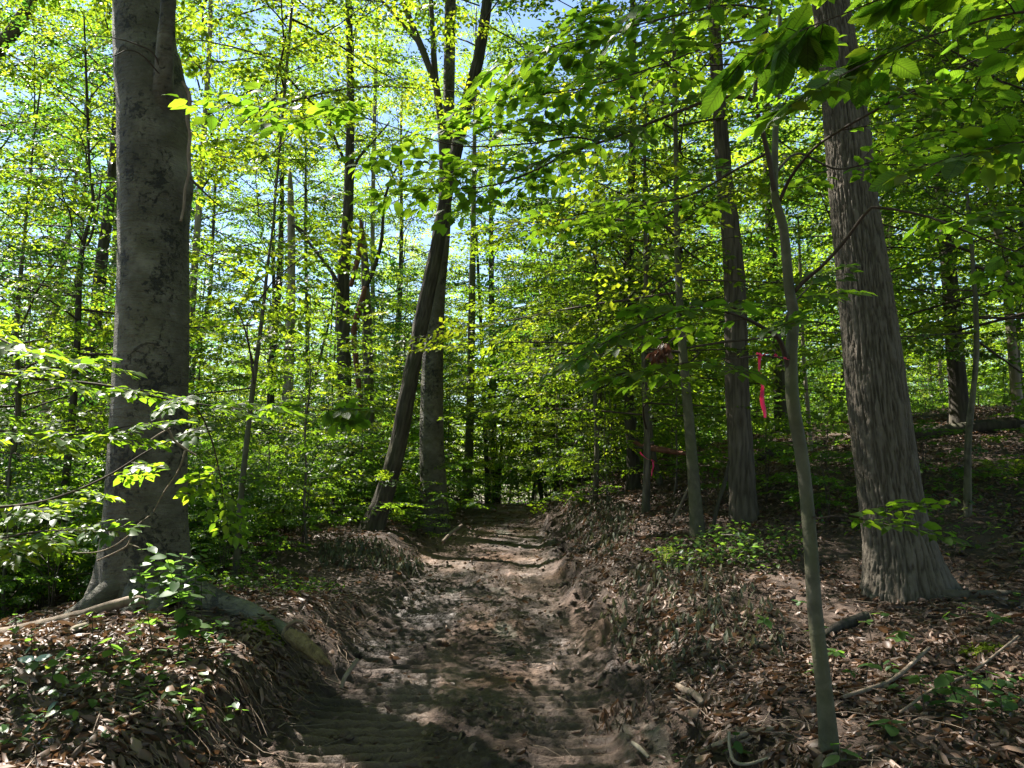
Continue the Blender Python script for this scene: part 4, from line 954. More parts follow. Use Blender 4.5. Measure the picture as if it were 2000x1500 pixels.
# ------------------------------------------------------------------ leaf litter
DLEAF = []
for i in range(5):
    mb = MB(); rg = np.random.default_rng(700 + i); g = (CURL, CURL_B)[i % 2]
    v = g[0].copy() + rg.normal(0, .03, g[0].shape); mb.add(v, g[1], g[2], 0, (.25, .45, .6, .75, .95)[i]); DLEAF.append(mb.mesh('fallen_leaf', [M_DEAD]))
def litter():
    rg = np.random.default_rng(55)
    n = 210000
    y = 2.4 + (24 - 2.4) * rg.uniform(0, 1, n) ** 1.5; x = rg.uniform(-1, 1, n) * (.74 * y + .7)
    c, hw = path_c(y), path_hw(y); d = np.abs(x - c) - hw
    keep = sstep(-.05, np.where(x < c, .42, .5), d) * (.18 + 1.05 * sstep(.22, .70, fbm(x * 1.3, y * 1.3, 91, 4))) * np.where(x < c, np.where(y < 7, .8, .45), 1.0)
    keep = np.where(d < 0, .045 + .03 * sstep(9, 14, y), keep)
    m = rg.uniform(0, 1, n) < keep * .62
    x, y = x[m], y[m]; n = len(x)
    z = ground(x, y) + rg.uniform(.004, .03, n)
    e = .06
    gx = (ground(x + e, y, False) - ground(x - e, y, False)) / (2 * e); gy = (ground(x, y + e, False) - ground(x, y - e, False)) / (2 * e)
    nr = nrmz(np.stack([-gx, -gy, np.ones(n)], 1)) + rg.normal(0, .62, (n, 3))
    a = rg.uniform(0, 6.28, n); d = np.stack([np.cos(a), np.sin(a), rg.normal(0, .3, n) + gx * np.cos(a) + gy * np.sin(a)], 1)
    size = rg.uniform(.035, .080, n) * np.where(rg.uniform(0, 1, n) < .08, 1.6, 1.0) * (1 + .35 * sstep(8, 16, y))
    pos = np.stack([x, y, z], 1) - nrmz(d) * (size * .5)[:, None]
    rnd = np.clip(rg.normal(.40, .30, n), 0, 1)
    near = np.where((np.abs(x / y) < .67) & (y > 2.55))[0]; near = near[np.argsort(y[near] / size[near])][:300]
    mask = np.ones(n, bool); mask[near] = False
    for i in near: leaf_obj('fallen_leaf', DLEAF[min(4, int(rnd[i] * 5))], FLOOR, pos[i], d[i], nr[i], size[i])
    mb = MB(); k = rg.integers(0, 2, n)
    for q, g in enumerate((CURL, CURL_B)):
        s = mask & (k == q); put_leaves(mb, pos[s], d[s], nr[s], size[s], g, 0, rg, rnd[s], rg.uniform(.55, 1.1))
    o = link('leaf_litter', mb.mesh('leaf_litter', [M_DEAD])); tag(o, 'brown dead leaves carpeting the forest floor on both sides of the track', 'leaf litter', kind='stuff')
    # fine twigs
    n = 2600; y = 2.5 + 15 * rg.uniform(0, 1, n) ** 1.4; x = rg.uniform(-1, 1, n) * (.72 * y + .4)
    k = rg.uniform(0, 1, n) < np.where(np.abs(x - path_c(y)) < path_hw(y), .18, .8); x, y = x[k], y[k]; n = len(x)
    a = rg.uniform(0, 6.28, n); L = rg.uniform(.06, .34, n); x2, y2 = x + np.cos(a) * L, y + np.sin(a) * L
    A = np.stack([x, y, ground(x, y) + .015 + rg.uniform(0, .03, n)], 1); B = np.stack([x2, y2, ground(x2, y2) + .01 + rg.uniform(0, .05, n)], 1)
    M_ = (A + B) / 2 + rg.normal(0, .012, (n, 3)); mb = MB(); w = rg.uniform(.0012, .0042, n)
    rods(mb, A, M_, w, w * .8, 0); rods(mb, M_, B, w * .8, w * .4, 0)
    o = link('fallen_twigs', mb.mesh('fallen_twigs', [M_STICK])); tag(o, 'thin dead twigs lying among the leaves and mud', 'twigs', kind='stuff')
litter()

# loose clods on the track and its berms
def clods():
    rg = np.random.default_rng(66)
    t = (1 + 5 ** .5) / 2
    iv = nrmz(np.array([[-1, t, 0], [1, t, 0], [-1, -t, 0], [1, -t, 0], [0, -1, t], [0, 1, t], [0, -1, -t], [0, 1, -t], [t, 0, -1], [t, 0, 1], [-t, 0, -1], [-t, 0, 1]], float))
    jf = np.array([[0, 11, 5], [0, 5, 1], [0, 1, 7], [0, 7, 10], [0, 10, 11], [1, 5, 9], [5, 11, 4], [11, 10, 2], [10, 7, 6], [7, 1, 8], [3, 9, 4], [3, 4, 2], [3, 2, 6], [3, 6, 8], [3, 8, 9], [4, 9, 5], [2, 4, 11], [6, 2, 10], [8, 6, 7], [9, 8, 1]])
    n = 9000; y = 2.5 + 13 * rg.uniform(0, 1, n) ** 1.5; c, hw = path_c(y), path_hw(y)
    u = rg.uniform(-1.35, 1.45, n); x = c + u * hw
    w = np.clip(.18 + .9 * np.exp(-((u - 1.12) / .22) ** 2) + .55 * np.exp(-((u + 1.08) / .16) ** 2) + .5 * np.exp(-((u - .1) / .3) ** 2), 0, 1) * (.25 + fbm(x * 2.3, y * 2.3, 99, 3))
    k = rg.uniform(0, 1, n) < w * .8; x, y = x[k], y[k]; n = len(x)
    s = rg.gamma(2.0, .0058, n).clip(.005, .038)
    z = ground(x, y) + s * .25
    v = np.stack([x, y, z], 1)[:, None, :] + s[:, None, None] * iv[None] * rg.uniform(.6, 1.25, (n, 12, 1)) * np.array([1.15, 1.15, .8])
    mb = MB(); mb.add(v.reshape(-1, 3), (jf[None] + (np.arange(n) * 12)[:, None, None]).reshape(-1, 3), None, 0, .5)
    o = link('mud_clods', mb.mesh('mud_clods', [M_MUD])); tag(o, 'loose crumbs and clods of mud thrown up along the track', 'mud clods', kind='stuff')
clods()

# ------------------------------------------------------------------ sticks, logs, roots
def log(name, label, cat, rows, mat, sides=12, n=None, amp=.2, seed=0, group=None, parts=(), drop=0.0, lift=None):
    """rows (px, py, width, depth)"""
    pts = np.array([P(r[0], r[1], r[3]) for r in rows])
    if lift is not None:
        for i in range(len(pts)): pts[i, 2] = float(ground(np.array([pts[i, 0]]), np.array([pts[i, 1]]))[0]) + (lift[i] if hasattr(lift, '__len__') else lift) + rows[i][2] * .5 * rows[i][3] / F_PX
    else:
        for i in range(len(pts)):
            r = rows[i][2] * .5 * rows[i][3] / F_PX
            pts[i, 2] = max(pts[i, 2], float(ground(pts[i, 0:1], pts[i, 1:2], False)[0]) + .45 * r)
    base = pts[0].copy(); root_mesh = MB()
    tube(root_mesh, pts - base, [r[2] * .5 * r[3] / F_PX for r in rows], sides, n or 8 * len(rows), 0, .5, lambda th, s, R: 1 + amp * 2 * (fbm(th * 1.4 + seed, s * 9, 800 + seed, 3) - .5))
    o = link(name, root_mesh.mesh(name, [mat]), None, base); tag(o, label, cat, group)
    for pname, prow, pmat in parts:
        q = np.array([P(r[0], r[1], r[3]) for r in prow]) - base; m2 = MB()
        tube(m2, q, [r[2] * .5 * r[3] / F_PX for r in prow], 7, 6 * len(prow), 0, .5, lambda th, s, R: 1 + amp * 2 * (fbm(th + seed, s * 12, 850 + seed, 2) - .5)); link(pname, m2.mesh(pname, [pmat]), o)
    return o
log('fallen_log', 'long bark stripped log leaning against the foot of the great beech', 'log', [(-60, 1285, 24, 5.35), (20, 1268, 25, 5.35), (90, 1240, 25, 5.38), (150, 1208, 24, 5.4), (165, 1200, 19, 5.4), (220, 1182, 19, 5.42), (265, 1172, 17, 5.45), (290, 1176, 9, 5.5)], M_STICK, seed=1, amp=.12)
o = log('broken_root', 'snapped root with pale splintered wood on the cut bank below the beech', 'root', [(566, 1238, 24, 5.0), (580, 1248, 27, 4.95), (602, 1264, 27, 4.88), (625, 1284, 22, 4.8), (640, 1298, 8, 4.75)], M_SPLIT, amp=.35, seed=2,
    parts=[('bark', [(556, 1240, 20, 5.02), (560, 1225, 9, 5.02), (575, 1214, 8, 5.0), (592, 1214, 5, 5.0)], M_ROOT), ('splinter', [(606, 1260, 9, 4.85), (632, 1285, 8, 4.76), (650, 1302, 2, 4.7)], M_SPLIT), ('splinter', [(590, 1262, 9, 4.9), (612, 1284, 7, 4.8), (622, 1298, 2, 4.76)], M_SPLIT)])
log('stick', 'short barkless stick leaning out of the left bank onto the track', 'stick', [(666, 1345, 8, 4.55), (674, 1322, 9, 4.6), (690, 1300, 9, 4.7), (698, 1288, 7, 4.75)], M_STICK, 8, seed=3)
log('stick', 'curved bark covered stick lying on the right berm', 'stick', [(1322, 1272, 11, 4.75), (1335, 1292, 13, 4.65), (1353, 1318, 13, 4.5), (1363, 1342, 13, 4.4), (1372, 1356, 11, 4.35)], M_STICK, 10, seed=4, lift=.02)
log('stick', 'short pale broken stick stuck in the mud of the right berm', 'stick', [(1234, 1372, 9, 4.1), (1248, 1388, 10, 4.05), (1266, 1404, 7, 4.0)], M_BARK_P, 8, seed=5, lift=.03)
log('stick', 'long brown stick lying level in the leaves left of the foreground sapling foot', 'stick', [(1350, 1412, 18, 3.9), (1400, 1408, 16, 3.9), (1460, 1412, 12, 3.85), (1530, 1398, 9, 3.8), (1600, 1402, 7, 3.75)], M_STICK, 8, seed=6, lift=.01)
log('stick', 'crooked pale root like stick standing from the mud at the bottom right of the track', 'stick', [(1424, 1430, 6, 3.7), (1425, 1460, 6, 3.65), (1435, 1488, 7, 3.6), (1462, 1492, 6, 3.55), (1500, 1480, 5, 3.55)], M_BARK_P, 8, seed=7)
log('stick', 'thin crooked stick curling against the foot of the foreground sapling', 'stick', [(1632, 1415, 6, 3.42), (1618, 1440, 7, 3.4), (1610, 1462, 7, 3.38), (1590, 1490, 6, 3.3)], M_STICK, 8, seed=8, lift=.03)
log('stick', 'long straight stick slanting up through the leaves right of the foreground sapling', 'stick', [(1650, 1378, 8, 4.0), (1700, 1358, 8, 4.15), (1750, 1330, 8, 4.4), (1815, 1282, 7, 4.8)], M_STICK, 8, seed=9, lift=.04)
log('stick', 'long thin stick slanting across the bottom right corner', 'stick', [(1760, 1430, 5, 3.75), (1830, 1360, 5, 4.1), (1900, 1310, 5, 4.4), (1990, 1262, 4, 4.8)], M_STICK, 8, seed=10, lift=.05)
log('stick', 'dark mossy log end lying left of the furrowed tree foot', 'log', [(1612, 1222, 14, 5.3), (1645, 1208, 20, 5.45), (1690, 1192, 20, 5.6)], M_BARK_D, 10, seed=11, lift=.0)
log('forked_twig', 'white bare forked twig sticking out of the plants under the slim sapling', 'twig', [(1425, 1100, 3, 7.4), (1448, 1090, 4, 7.4), (1464, 1098, 5, 7.4), (1500, 1096, 3, 7.5)], M_BARK_P, 6, seed=12, parts=[('branch', [(1464, 1098, 4, 7.4), (1452, 1070, 3, 7.4), (1442, 1048, 3, 7.4), (1410, 1044, 2, 7.5)], M_BARK_P)])
log('fallen_log', 'rusty rotten limb propped on the bank behind the slim sapling', 'log', [(1238, 862, 7, 11.5), (1258, 872, 10, 11.4), (1290, 878, 12, 11.2), (1325, 884, 9, 11.0), (1365, 890, 6, 10.8)], M_ROT, 10, seed=13, parts=[('branch', [(1238, 874, 4, 11.4), (1262, 875, 6, 11.35), (1285, 878, 6, 11.25)], M_BARK_D)])
log('fallen_log', 'dark fallen log on the ridge between the tape tree and foreground sapling', 'log', [(1478, 902, 14, 13.0), (1510, 906, 17, 13.0), (1560, 896, 15, 13.2), (1610, 880, 12, 13.4)], M_BARK_D, 10, seed=14, lift=.0)
log('fallen_log', 'long dark mossy log lying along the ridge right of the furrowed tree', 'log', [(1780, 880, 20, 13.0), (1850, 872, 24, 13.0), (1930, 866, 26, 13.0), (2020, 858, 28, 13.0)], M_BARK_D, 12, seed=15, lift=-.02, parts=[('branch', [(1930, 862, 10, 12.9), (1960, 845, 9, 12.8), (2010, 855, 8, 12.7)], M_BARK_D)])
log('stick', 'dark bent stick propped against the foot of the furrowed tree by the tape', 'stick', [(1392, 1035, 7, 8.9), (1402, 985, 8, 9.0), (1416, 940, 8, 9.1), (1424, 900, 5, 9.2)], M_BARK_D, 8, seed=16)
log('stick', 'brown stick leaning beside the slim sapling foot', 'stick', [(1312, 1020, 5, 9.2), (1325, 995, 5, 9.2), (1345, 950, 4, 9.3)], M_STICK, 7, seed=17)
log('stick', 'brown stick slanting up out of the left bank near the crest', 'stick', [(865, 1058, 6, 10.6), (880, 1042, 7, 10.8), (902, 1026, 6, 11.0)], M_STICK, 7, seed=18)
log('stick', 'pale rotten wood chunk lying below the great beech roots', 'wood chunk', [(133, 1312, 9, 4.9), (146, 1300, 13, 4.95), (163, 1286, 12, 5.05)], M_BARK_P, 9, seed=19, lift=.0)
log('forked_twig', 'bare pale twig lying across the roots of the great beech', 'twig', [(176, 1220, 4, 5.2), (205, 1226, 4, 5.15), (240, 1236, 3.5, 5.1), (280, 1246, 2, 5.1)], M_BARK_P, 6, seed=20, parts=[('branch', [(205, 1226, 3, 5.15), (190, 1236, 2, 5.1), (178, 1240, 1.5, 5.1)], M_BARK_P)])
log('forked_twig', 'dead forked twig hanging in front of the great beech trunk', 'twig', [(190, 1095, 3, 5.0), (240, 1072, 3.5, 4.95), (252, 1060, 3.5, 4.95), (265, 1030, 3, 4.95), (295, 1005, 2.5, 5.0)], M_STICK, 6, seed=21, parts=[('branch', [(252, 1062, 3, 4.95), (268, 1068, 2.5, 4.9), (280, 1075, 1.5, 4.9)], M_STICK), ('branch', [(262, 1038, 3, 4.95), (225, 1065, 2.5, 4.95), (190, 1078, 2, 4.95), (150, 1080, 1.5, 5.0)], M_STICK)])
log('hanging_twig', 'pale crooked dead twig hanging against the right side of the great beech', 'twig', [(312, 775, 4, 4.9), (316, 815, 5, 4.9), (332, 845, 5, 4.9), (340, 860, 5, 4.9), (360, 875, 4.5, 4.9), (385, 890, 3, 4.9)], M_STICK, 7, seed=22, parts=[('branch', [(333, 836, 3, 4.9), (305, 852, 3, 4.85), (270, 878, 2, 4.8)], M_STICK), ('branch', [(362, 880, 4, 4.9), (348, 920, 3.5, 4.9), (318, 965, 3, 4.9), (300, 1000, 2, 4.9)], M_STICK)])

# hanging roots of the cut bank
def bank_roots():
    rg = np.random.default_rng(88); mb = MB()
    for i in range(280):
        y = rg.uniform(3.0, 7.2) if i < 220 else rg.uniform(9.3, 12); edge = float(path_c(y) - path_hw(y))
        x = edge - rg.uniform(.02, .55); z = float(ground(np.array([x]), np.array([y]))[0]) + .01
        L = rg.uniform(.12, .42); p = np.array([x, y, z]); pts = [p.copy()]; a = rg.uniform(-.9, .9)
        for k in range(6):
            a += rg.normal(0, .5); p = p + L / 6 * np.array([math.cos(a), math.sin(a) - .1, 0])
            gz = float(ground(p[0:1], p[1:2])[0]); p[2] = max(gz + .004, min(p[2] - .015, gz + .06)); pts.append(p.copy())
        w = rg.choice([.0016, .0025, .004, .0065], p=[.45, .3, .17, .08]); tube(mb, pts, np.linspace(w, w * .35, 7), 5, 14, 0)
    o = link('exposed_roots', mb.mesh('exposed_roots', [M_ROOT])); tag(o, 'tangle of thin torn roots hanging from the cut left bank', 'roots', kind='stuff')
bank_roots()

# ------------------------------------------------------------------ small plants
def seedling_proto(k, nleaf, h, leaf, me_list, seed, whorl=False):
    return (k, nleaf, h, leaf, me_list, seed, whorl)
def seedling(x, y, kind, rng, label, group=None, name='seedling', s=1.0, mats=None):
    """a stem and single leaves, each leaf its own part"""
    nleaf, h, leaf, whorl = kind
    z = float(ground(np.array([x]), np.array([y]))[0]); root = empty(name, (x, y, z), 0, s); tag(root, label, 'plant', group)
    lean = rng.normal(0, .16, 2); tip = np.array([lean[0] * h, lean[1] * h, h])
    mb = MB(); tube(mb, [(0, 0, -.02), tip * .5 + [0, 0, .01], tip], [.0035, .0028, .0018], 5, 8, 0); link('stem', mb.mesh('seedling_stem', [M_TWIG]), root)
    a = rng.uniform(0, 6.28)
    for i in range(nleaf):
        a += 2.4 if not whorl else 6.28 / nleaf
        t = 1.0 if whorl else .35 + .65 * (i + 1) / nleaf
        d = np.array([math.cos(a), math.sin(a), rng.normal(-.05, .22)]); nr = np.array([0, 0, 1.0]) + rng.normal(0, .2, 3)
        leaf_obj('leaf', HPLANT[rng.integers(0, 3)], root, tip * t, d, nr, leaf * rng.uniform(.7, 1.2))
rs = np.random.default_rng(123)
left_px = [(345, 1250, 5.0), (372, 1235, 5.05), (395, 1215, 5.1), (330, 1225, 5.2), (360, 1200, 5.3), (300, 1330, 4.5), (340, 1365, 4.3), (385, 1345, 4.35), (250, 1395, 4.0), (200, 1370, 4.1), (430, 1320, 4.5), (455, 1395, 4.05), (95, 1420, 3.8), (150, 1440, 3.75), (220, 1450, 3.7), (60, 1340, 4.3), (300, 1420, 3.9), (420, 1265, 4.9), (120, 1360, 4.2), (20, 1440, 3.75), (350, 1440, 3.75), (400, 1290, 4.7), (260, 1300, 4.7), (180, 1300, 4.7), (30, 1310, 4.7), (290, 1475, 3.6), (90, 1480, 3.6), (440, 1350, 4.3), (370, 1290, 4.7), (410, 1240, 5.0)]
for i, (px, py, dep) in enumerate(left_px):
    p = P(px, py, dep); big = i < 8
    seedling(p[0], dep, (16 if big else int(rs.integers(3, 7)), rs.uniform(.35, .55) if big else rs.uniform(.08, .2), .095 if big else rs.uniform(.055, .085), False), rs,
             'bushy seedling with dark green oval leaves growing against the foot of the great beech' if big else 'small green seedling growing in the dead leaves below the great beech', 'seedlings at the foot of the great beech' if big else 'seedlings in the leaves below the great beech')
right_px = [(1440, 1440, 3.65), (1640, 1500, 3.3), (1755, 1235, 4.9), (1745, 1310, 4.6), (1780, 1290, 4.75), (1700, 1195, 5.2), (1720, 1175, 5.5), (1850, 1180, 5.4), (1890, 1165, 5.4), (1940, 1190, 5.2), (1960, 1220, 5.0), (1880, 1405, 3.9), (1930, 1390, 4.0), (1970, 1380, 4.0), (1910, 1430, 3.8), (1960, 1440, 3.75), (1880, 1470, 3.6), (1810, 1440, 3.8), (1690, 1350, 4.3), (1660, 1340, 4.4), (1590, 1290, 4.6), (1490, 1230, 5.3), (1560, 1190, 5.8), (1990, 1140, 5.6), (1930, 1060, 6.8), (1870, 1010, 7.6), (1900, 950, 9.0), (1600, 1225, 5.2), (1620, 1330, 4.4), (1745, 1480, 3.6)]
for i, (px, py, dep) in enumerate(right_px):
    p = P(px, py, dep)
    seedling(p[0], dep, (int(rs.integers(3, 6)), rs.uniform(.07, .2), rs.uniform(.06, .1), rs.uniform() < .5), rs, 'small green seedling with a few broad leaves in the litter of the right slope', 'seedlings on the right slope')
p = P(1330, 1452, 3.75); seedling(p[0], 3.75, (3, .06, .05, False), rs, 'tiny yellow green sprout alone in the mud of the right berm')
# broad pale leaves turned up in the left foreground, sky sheen painted on
p = P(55, 1362, 3.95); z = float(ground(p[0:1], p[1:2])[0])
rt = empty('pale_leaved_seedling', (p[0], p[1], z)); tag(rt, 'seedling with two pale upturned leaves shining white in the left foreground', 'plant')
mb = MB(); tube(mb, [(0, 0, -.02), (.01, 0, .05), (.02, 0, .11)], [.003, .0025, .002], 5, 6, 0); link('stem', mb.mesh('seedling_stem', [M_TWIG]), rt)
PL = hero_leaf('pale_leaf', 40, wid=.3, mat=M_PALELEAF, droop=.1)
for d, nr in (((-1, -.1, .15), (.1, -.5, .9)), ((1, .1, .3), (-.2, -.5, .9))): leaf_obj('leaf', PL, rt, np.array([.02, 0, .11]), np.array(d, float), np.array(nr, float), .085)
leaf_obj('leaf', HPLANT[0], rt, np.array([.02, 0, .10]), np.array([.3, -1, -.2]), np.array([0, -.2, 1.0]), .09)

# plants under the slim sapling, wilted herbs of the berm, moss, ferns
def patch(name, label, cat, n, cx, cy_, rx, ry, hgt, leaf, mat, seed, geo=LOD1, droop=0.0, wid=1.0, stems=True, kind='stuff'):
    rg = np.random.default_rng(seed); a = rg.uniform(0, 6.28, n); q = np.sqrt(rg.uniform(0, 1, n)); x = cx + rx * q * np.cos(a); y = cy_ + ry * q * np.sin(a)
    h = hgt * rg.uniform(.15, 1, n); g = ground(x, y); mb = MB(); k = 3
    top = np.stack([x, y, g + h], 1); ft = np.stack([x + rg.normal(0, .03, n), y + rg.normal(0, .03, n), g - .01], 1)
    if stems: rods(mb, ft, top, .002, .001, 1)
    for j in range(k):
        aa = rg.uniform(0, 6.28, n); d = np.stack([np.cos(aa), np.sin(aa), rg.normal(-.1 - droop, .25, n)], 1)
        nr = np.stack([rg.normal(0, .3, n), rg.normal(0, .3, n), np.ones(n)], 1) + (droop > .5) * np.stack([np.cos(aa), np.sin(aa), 0 * aa], 1)
        put_leaves(mb, top - np.array([0, 0, .03]) * j * hgt / .2, d, nr, leaf * rg.uniform(.6, 1.2, n), geo, 0, rg, None, wid)
    o = link(name, mb.mesh(name, [mat, M_TWIG])); tag(o, label, cat, kind=kind)
patch('ground_plants', 'pale green leafy plants clumped below the slim sapling', 'ground cover', 260, 2.15, 7.6, .75, .55, .34, .07, M_PLANT, 1)
patch('wilted_plants', 'drooping grey green wilted plants hanging over the right berm', 'wilted plants', 420, 1.35, 6.2, .65, 1.5, .13, .085, M_WILT, 2, droop=1.3, wid=.5)
patch('wilted_plants', 'bleached wilted stems flopped on the right berm beside the track', 'wilted plants', 30, .66, 4.55, .16, .2, .12, .08, M_DEAD, 3, droop=1.4, wid=.5)
patch('wilted_plants', 'wilted grey green plants torn up along the left bank by the leaning trunk', 'wilted plants', 300, -1.75, 9.6, .65, .7, .16, .09, M_WILT, 4, droop=1.3, wid=.5)
patch('wilted_plants', 'drooping wilted plants along the right bank near the crest', 'wilted plants', 300, 1.25, 11.5, .45, 3.0, .16, .09, M_WILT, 8, droop=1.3, wid=.5)
patch('ground_plants', 'low green plants carpeting the shade between the beech and the bank', 'ground cover', 300, -2.6, 7.3, 1.0, .9, .16, .06, M_SHRUB, 5)
patch('ground_plants', 'low green plants thinly covering the right slope behind the thick furrowed tree', 'ground cover', 420, 5.4, 8.6, 2.2, 2.2, .26, .085, M_PLANT, 6)
patch('ground_plants', 'low leafy plants in the leaves at the bottom right corner', 'ground cover', 45, 2.55, 4.0, .55, .4, .12, .075, M_PLANT, 7)
patch('ground_plants', 'low leafy plants in the leaves at the bottom left corner', 'ground cover', 70, -2.1, 3.8, .7, .7, .12, .065, M_PLANT, 9)
patch('moss_patch', 'bright yellow green moss on the beech root above the splintered wood', 'moss', 500, -1.68, 5.25, .16, .14, .03, .022, M_MOSS, 10, LOD2, stems=False)
patch('moss_patch', 'bright moss lit by the sun in the leaves at the right edge', 'moss', 260, 2.85, 4.75, .12, .09, .04, .022, M_MOSS, 11, LOD2, stems=False)
patch('moss_patch', 'small moss cushion on the front roots of the great beech', 'moss', 200, -2.42, 5.15, .10, .08, .03, .022, M_MOSS, 12, LOD2, stems=False)

def fern(px, py, dep, s, seed, label):
    rg = np.random.default_rng(seed); p = P(px, py, dep); z = G(p[0], dep); root = empty('fern', (p[0], dep, z), rg.uniform(0, 6), s); tag(root, label, 'fern')
    for k in range(6):
        a = k * 1.05 + rg.normal(0, .2); t = np.linspace(0, 1, 18)[1:]; r0 = .5 * t; zz = .38 * np.sin(t * 2.1) * .9
        pts = np.stack([np.cos(a) * r0, np.sin(a) * r0, zz], 1); mb = MB(); tube(mb, np.vstack([[0, 0, 0], pts]), np.linspace(.003, .001, 18), 4, None, 1, cap=False)
        u = nrmz(np.gradient(pts, axis=0)); sd = np.cross([0, 0, 1.0], u)
        for sg in (-1, 1): put_leaves(mb, pts, sd * sg + u * .35, np.tile([0, 0, 1.0], (17, 1)), .13 * np.sin(np.pi * (t * .85 + .12)), LOD2, 0, rg, None, .55)
        link('frond', mb.mesh('fern_frond', [M_FERN, M_TWIG]), root)
fern(1965, 905, 9.5, 1.0, 1, 'bright sunlit fern at the right edge below the long dark log')
fern(1296, 1100, 8.0, .5, 2, 'small yellow green fern on the bank below the slim sapling')

# hanging brown leaf cluster and tapes
def leaf_cluster():
    p = P(1283, 690, 8.0); root = empty('dead_leaf_cluster', p); tag(root, 'bunch of curled rust brown dead leaves hanging in the green foliage', 'dead leaves')
    mb = MB(); tube(mb, P(1400, 590, 8.6)[None] * 0 + np.array([P(1345, 640, 8.4) - p, P(1310, 665, 8.1) - p, (0, 0, 0)]), [.006, .005, .003], 6, 12, 0); link('twig', mb.mesh('cluster_twig', [M_TWIG]), root)
    rg = np.random.default_rng(9); LF = []
    for i in range(3):
        m = MB(); m.add(CURL_B[0] + rg.normal(0, .05, CURL_B[0].shape), CURL_B[1], CURL_B[2], 0, (.2, .5, .9)[i]); LF.append(m.mesh('curled_leaf', [M_RUST]))
    for i in range(34):
        t = rg.uniform(-.3, 1); q = np.array([.12 * t + rg.normal(0, .03), rg.normal(0, .05), .10 * t + rg.normal(0, .03)])
        leaf_obj('leaf', LF[i % 3], root, q, np.array([rg.normal(-.2, .5), rg.normal(0, .5), -1]), rg.normal(0, 1, 3), .13 * rg.uniform(.7, 1.2))
leaf_cluster()
def tape(label, rows, extra, dep, seed):
    """rows (px, py, width): a flat plastic ribbon with thickness, hanging and twisting"""
    def ribbon(rows, tw):
        pts = crom(np.array([P(x, y, dep) for x, y, w in rows]), 40); w = crom(np.array([[w, 0, 0] for x, y, w in rows]), 40)[:, 0] * dep / F_PX * .5 if False else np.interp(np.linspace(0, 1, 40), np.linspace(0, 1, len(rows)), [r[2] for r in rows]) * dep / F_PX * .5
        mb = MB(); t, _, _ = frames(pts); an = np.linspace(0, tw, 40)
        an = (an * .25 if tw < 1.3 else an) + .22 * np.sin(np.linspace(0, 13, 40) + seed); pts = pts + np.stack([.0025 * np.sin(np.linspace(0, 14, 40) + seed), .006 * np.sin(np.linspace(0, 11, 40)), 0 * an], 1); side = np.stack([np.cos(an), np.sin(an), 0 * an], 1); side = nrmz(side - t * (side * t).sum(1, keepdims=True)); nn = np.cross(t, side) * .0006
        base = pts[0]
        v = np.stack([pts - side * w[:, None] - nn, pts + side * w[:, None] - nn, pts + side * w[:, None] + nn, pts - side * w[:, None] + nn], 1) 
        i = np.arange(39)[:, None] * 4; j = np.arange(4)[None]; f = np.stack([i + j, i + (j + 1) % 4, i + 4 + (j + 1) % 4, i + 4 + j], -1).reshape(-1, 4)
        return v.reshape(-1, 3), f
    v, f = ribbon(rows, 1.1); base = P(rows[0][0], rows[0][1], dep)
    root = empty('flagging_tape', base); tag(root, label, 'tape')
    mb = MB(); mb.add(v - base, None, f, 0, .5); link('ribbon', mb.mesh('tape_ribbon', [M_TAPE]), root)
    for nm, ex in extra:
        v, f = ribbon(ex, 1.6); mb = MB(); mb.add(v - base, None, f, 0, .5); link(nm, mb.mesh('tape_' + nm, [M_TAPE]), root)
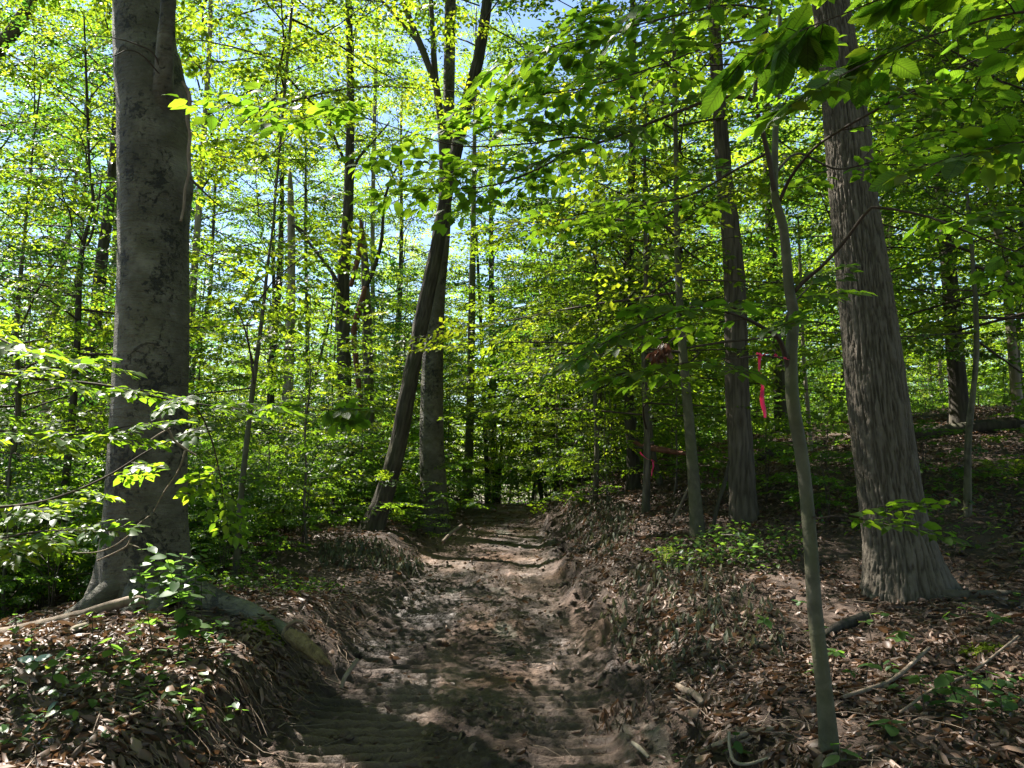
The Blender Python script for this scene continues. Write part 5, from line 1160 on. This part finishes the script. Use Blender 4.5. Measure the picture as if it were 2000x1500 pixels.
tape('bright pink flagging tape hanging straight down from a sapling branch', [(1483, 692, 8), (1484, 710, 5), (1486, 740, 5), (1489, 765, 8), (1491, 790, 9), (1492, 806, 9), (1493, 816, 6)], [('knot', [(1478, 697, 6), (1482, 692, 10), (1487, 695, 9), (1492, 693, 5), (1498, 690, 4)]), ('tail', [(1512, 692, 6), (1517, 695, 8), (1521, 699, 4)]), ('tail', [(1530, 698, 5), (1535, 700, 7), (1539, 703, 5)])], 3.42, 1)
tape('second pink flagging tape looped in the foliage below the rusty rotten limb', [(1275, 899, 2), (1276, 908, 3.4), (1274, 920, 3), (1272, 930, 2)], [('loop', [(1250, 882, 3), (1253, 887, 2.5), (1262, 895, 1.6), (1275, 900, 3)]), ('knot', [(1272, 898, 2.5), (1276, 900, 4), (1279, 903, 2.5)])], 10.0, 2)

# ------------------------------------------------------------------ labels that place the repeated trees by what they stand beside
MARKS = [(60, 'left edge of the view'), (165, 'rough dark trunk'), (285, 'great grey beech'), (480, 'thin bent sapling'), (565, 'pale snag'), (675, 'tall dark trunk'), (720, 'broken snag'), (785, 'dark leaning trunk'), (848, 'straight olive beech'), (917, 'sunlit mossy trunk'), (965, 'twin dark trunks'),
         (1070, 'two pole saplings'), (1230, 'shaded dark trunk'), (1345, 'slim greenish sapling'), (1445, 'furrowed trunk by the tape'), (1570, 'grey foreground sapling'), (1715, 'thick furrowed tree'), (1975, 'pale trunk at the right edge')]
ORD = ['nearest', 'second nearest', 'third nearest', 'fourth nearest', 'fifth nearest', 'sixth nearest', 'seventh nearest', 'eighth nearest', 'ninth nearest', 'tenth nearest']
def place_labels(groups, what):
    bins = {}
    for o in bpy.data.objects:
        if o.get('group') in groups:
            px_ = 1000 + o.location.x / o.location.y * F_PX
            mx, nm = min(MARKS, key=lambda m: abs(m[0] - px_))
            sd = 'behind' if abs(px_ - mx) < 18 else ('just left of' if px_ < mx else 'just right of')
            bins.setdefault((nm, sd), []).append(o)
    for (nm, sd), lst in bins.items():
        lst.sort(key=lambda o: o.location.y)
        for i, o in enumerate(lst):
            o['label'] = f'{what} {sd} the {nm}' if len(lst) == 1 else f'{ORD[min(i, 9)]} {what} {sd} the {nm}'
place_labels({'young beeches left of the track', 'young beeches by the crest of the track', 'young beeches on the right slope'}, 'young layered beech')
place_labels({'trees in the sunlit wood beyond the shrubs', 'trees beyond the bank'}, 'slender woodland tree')
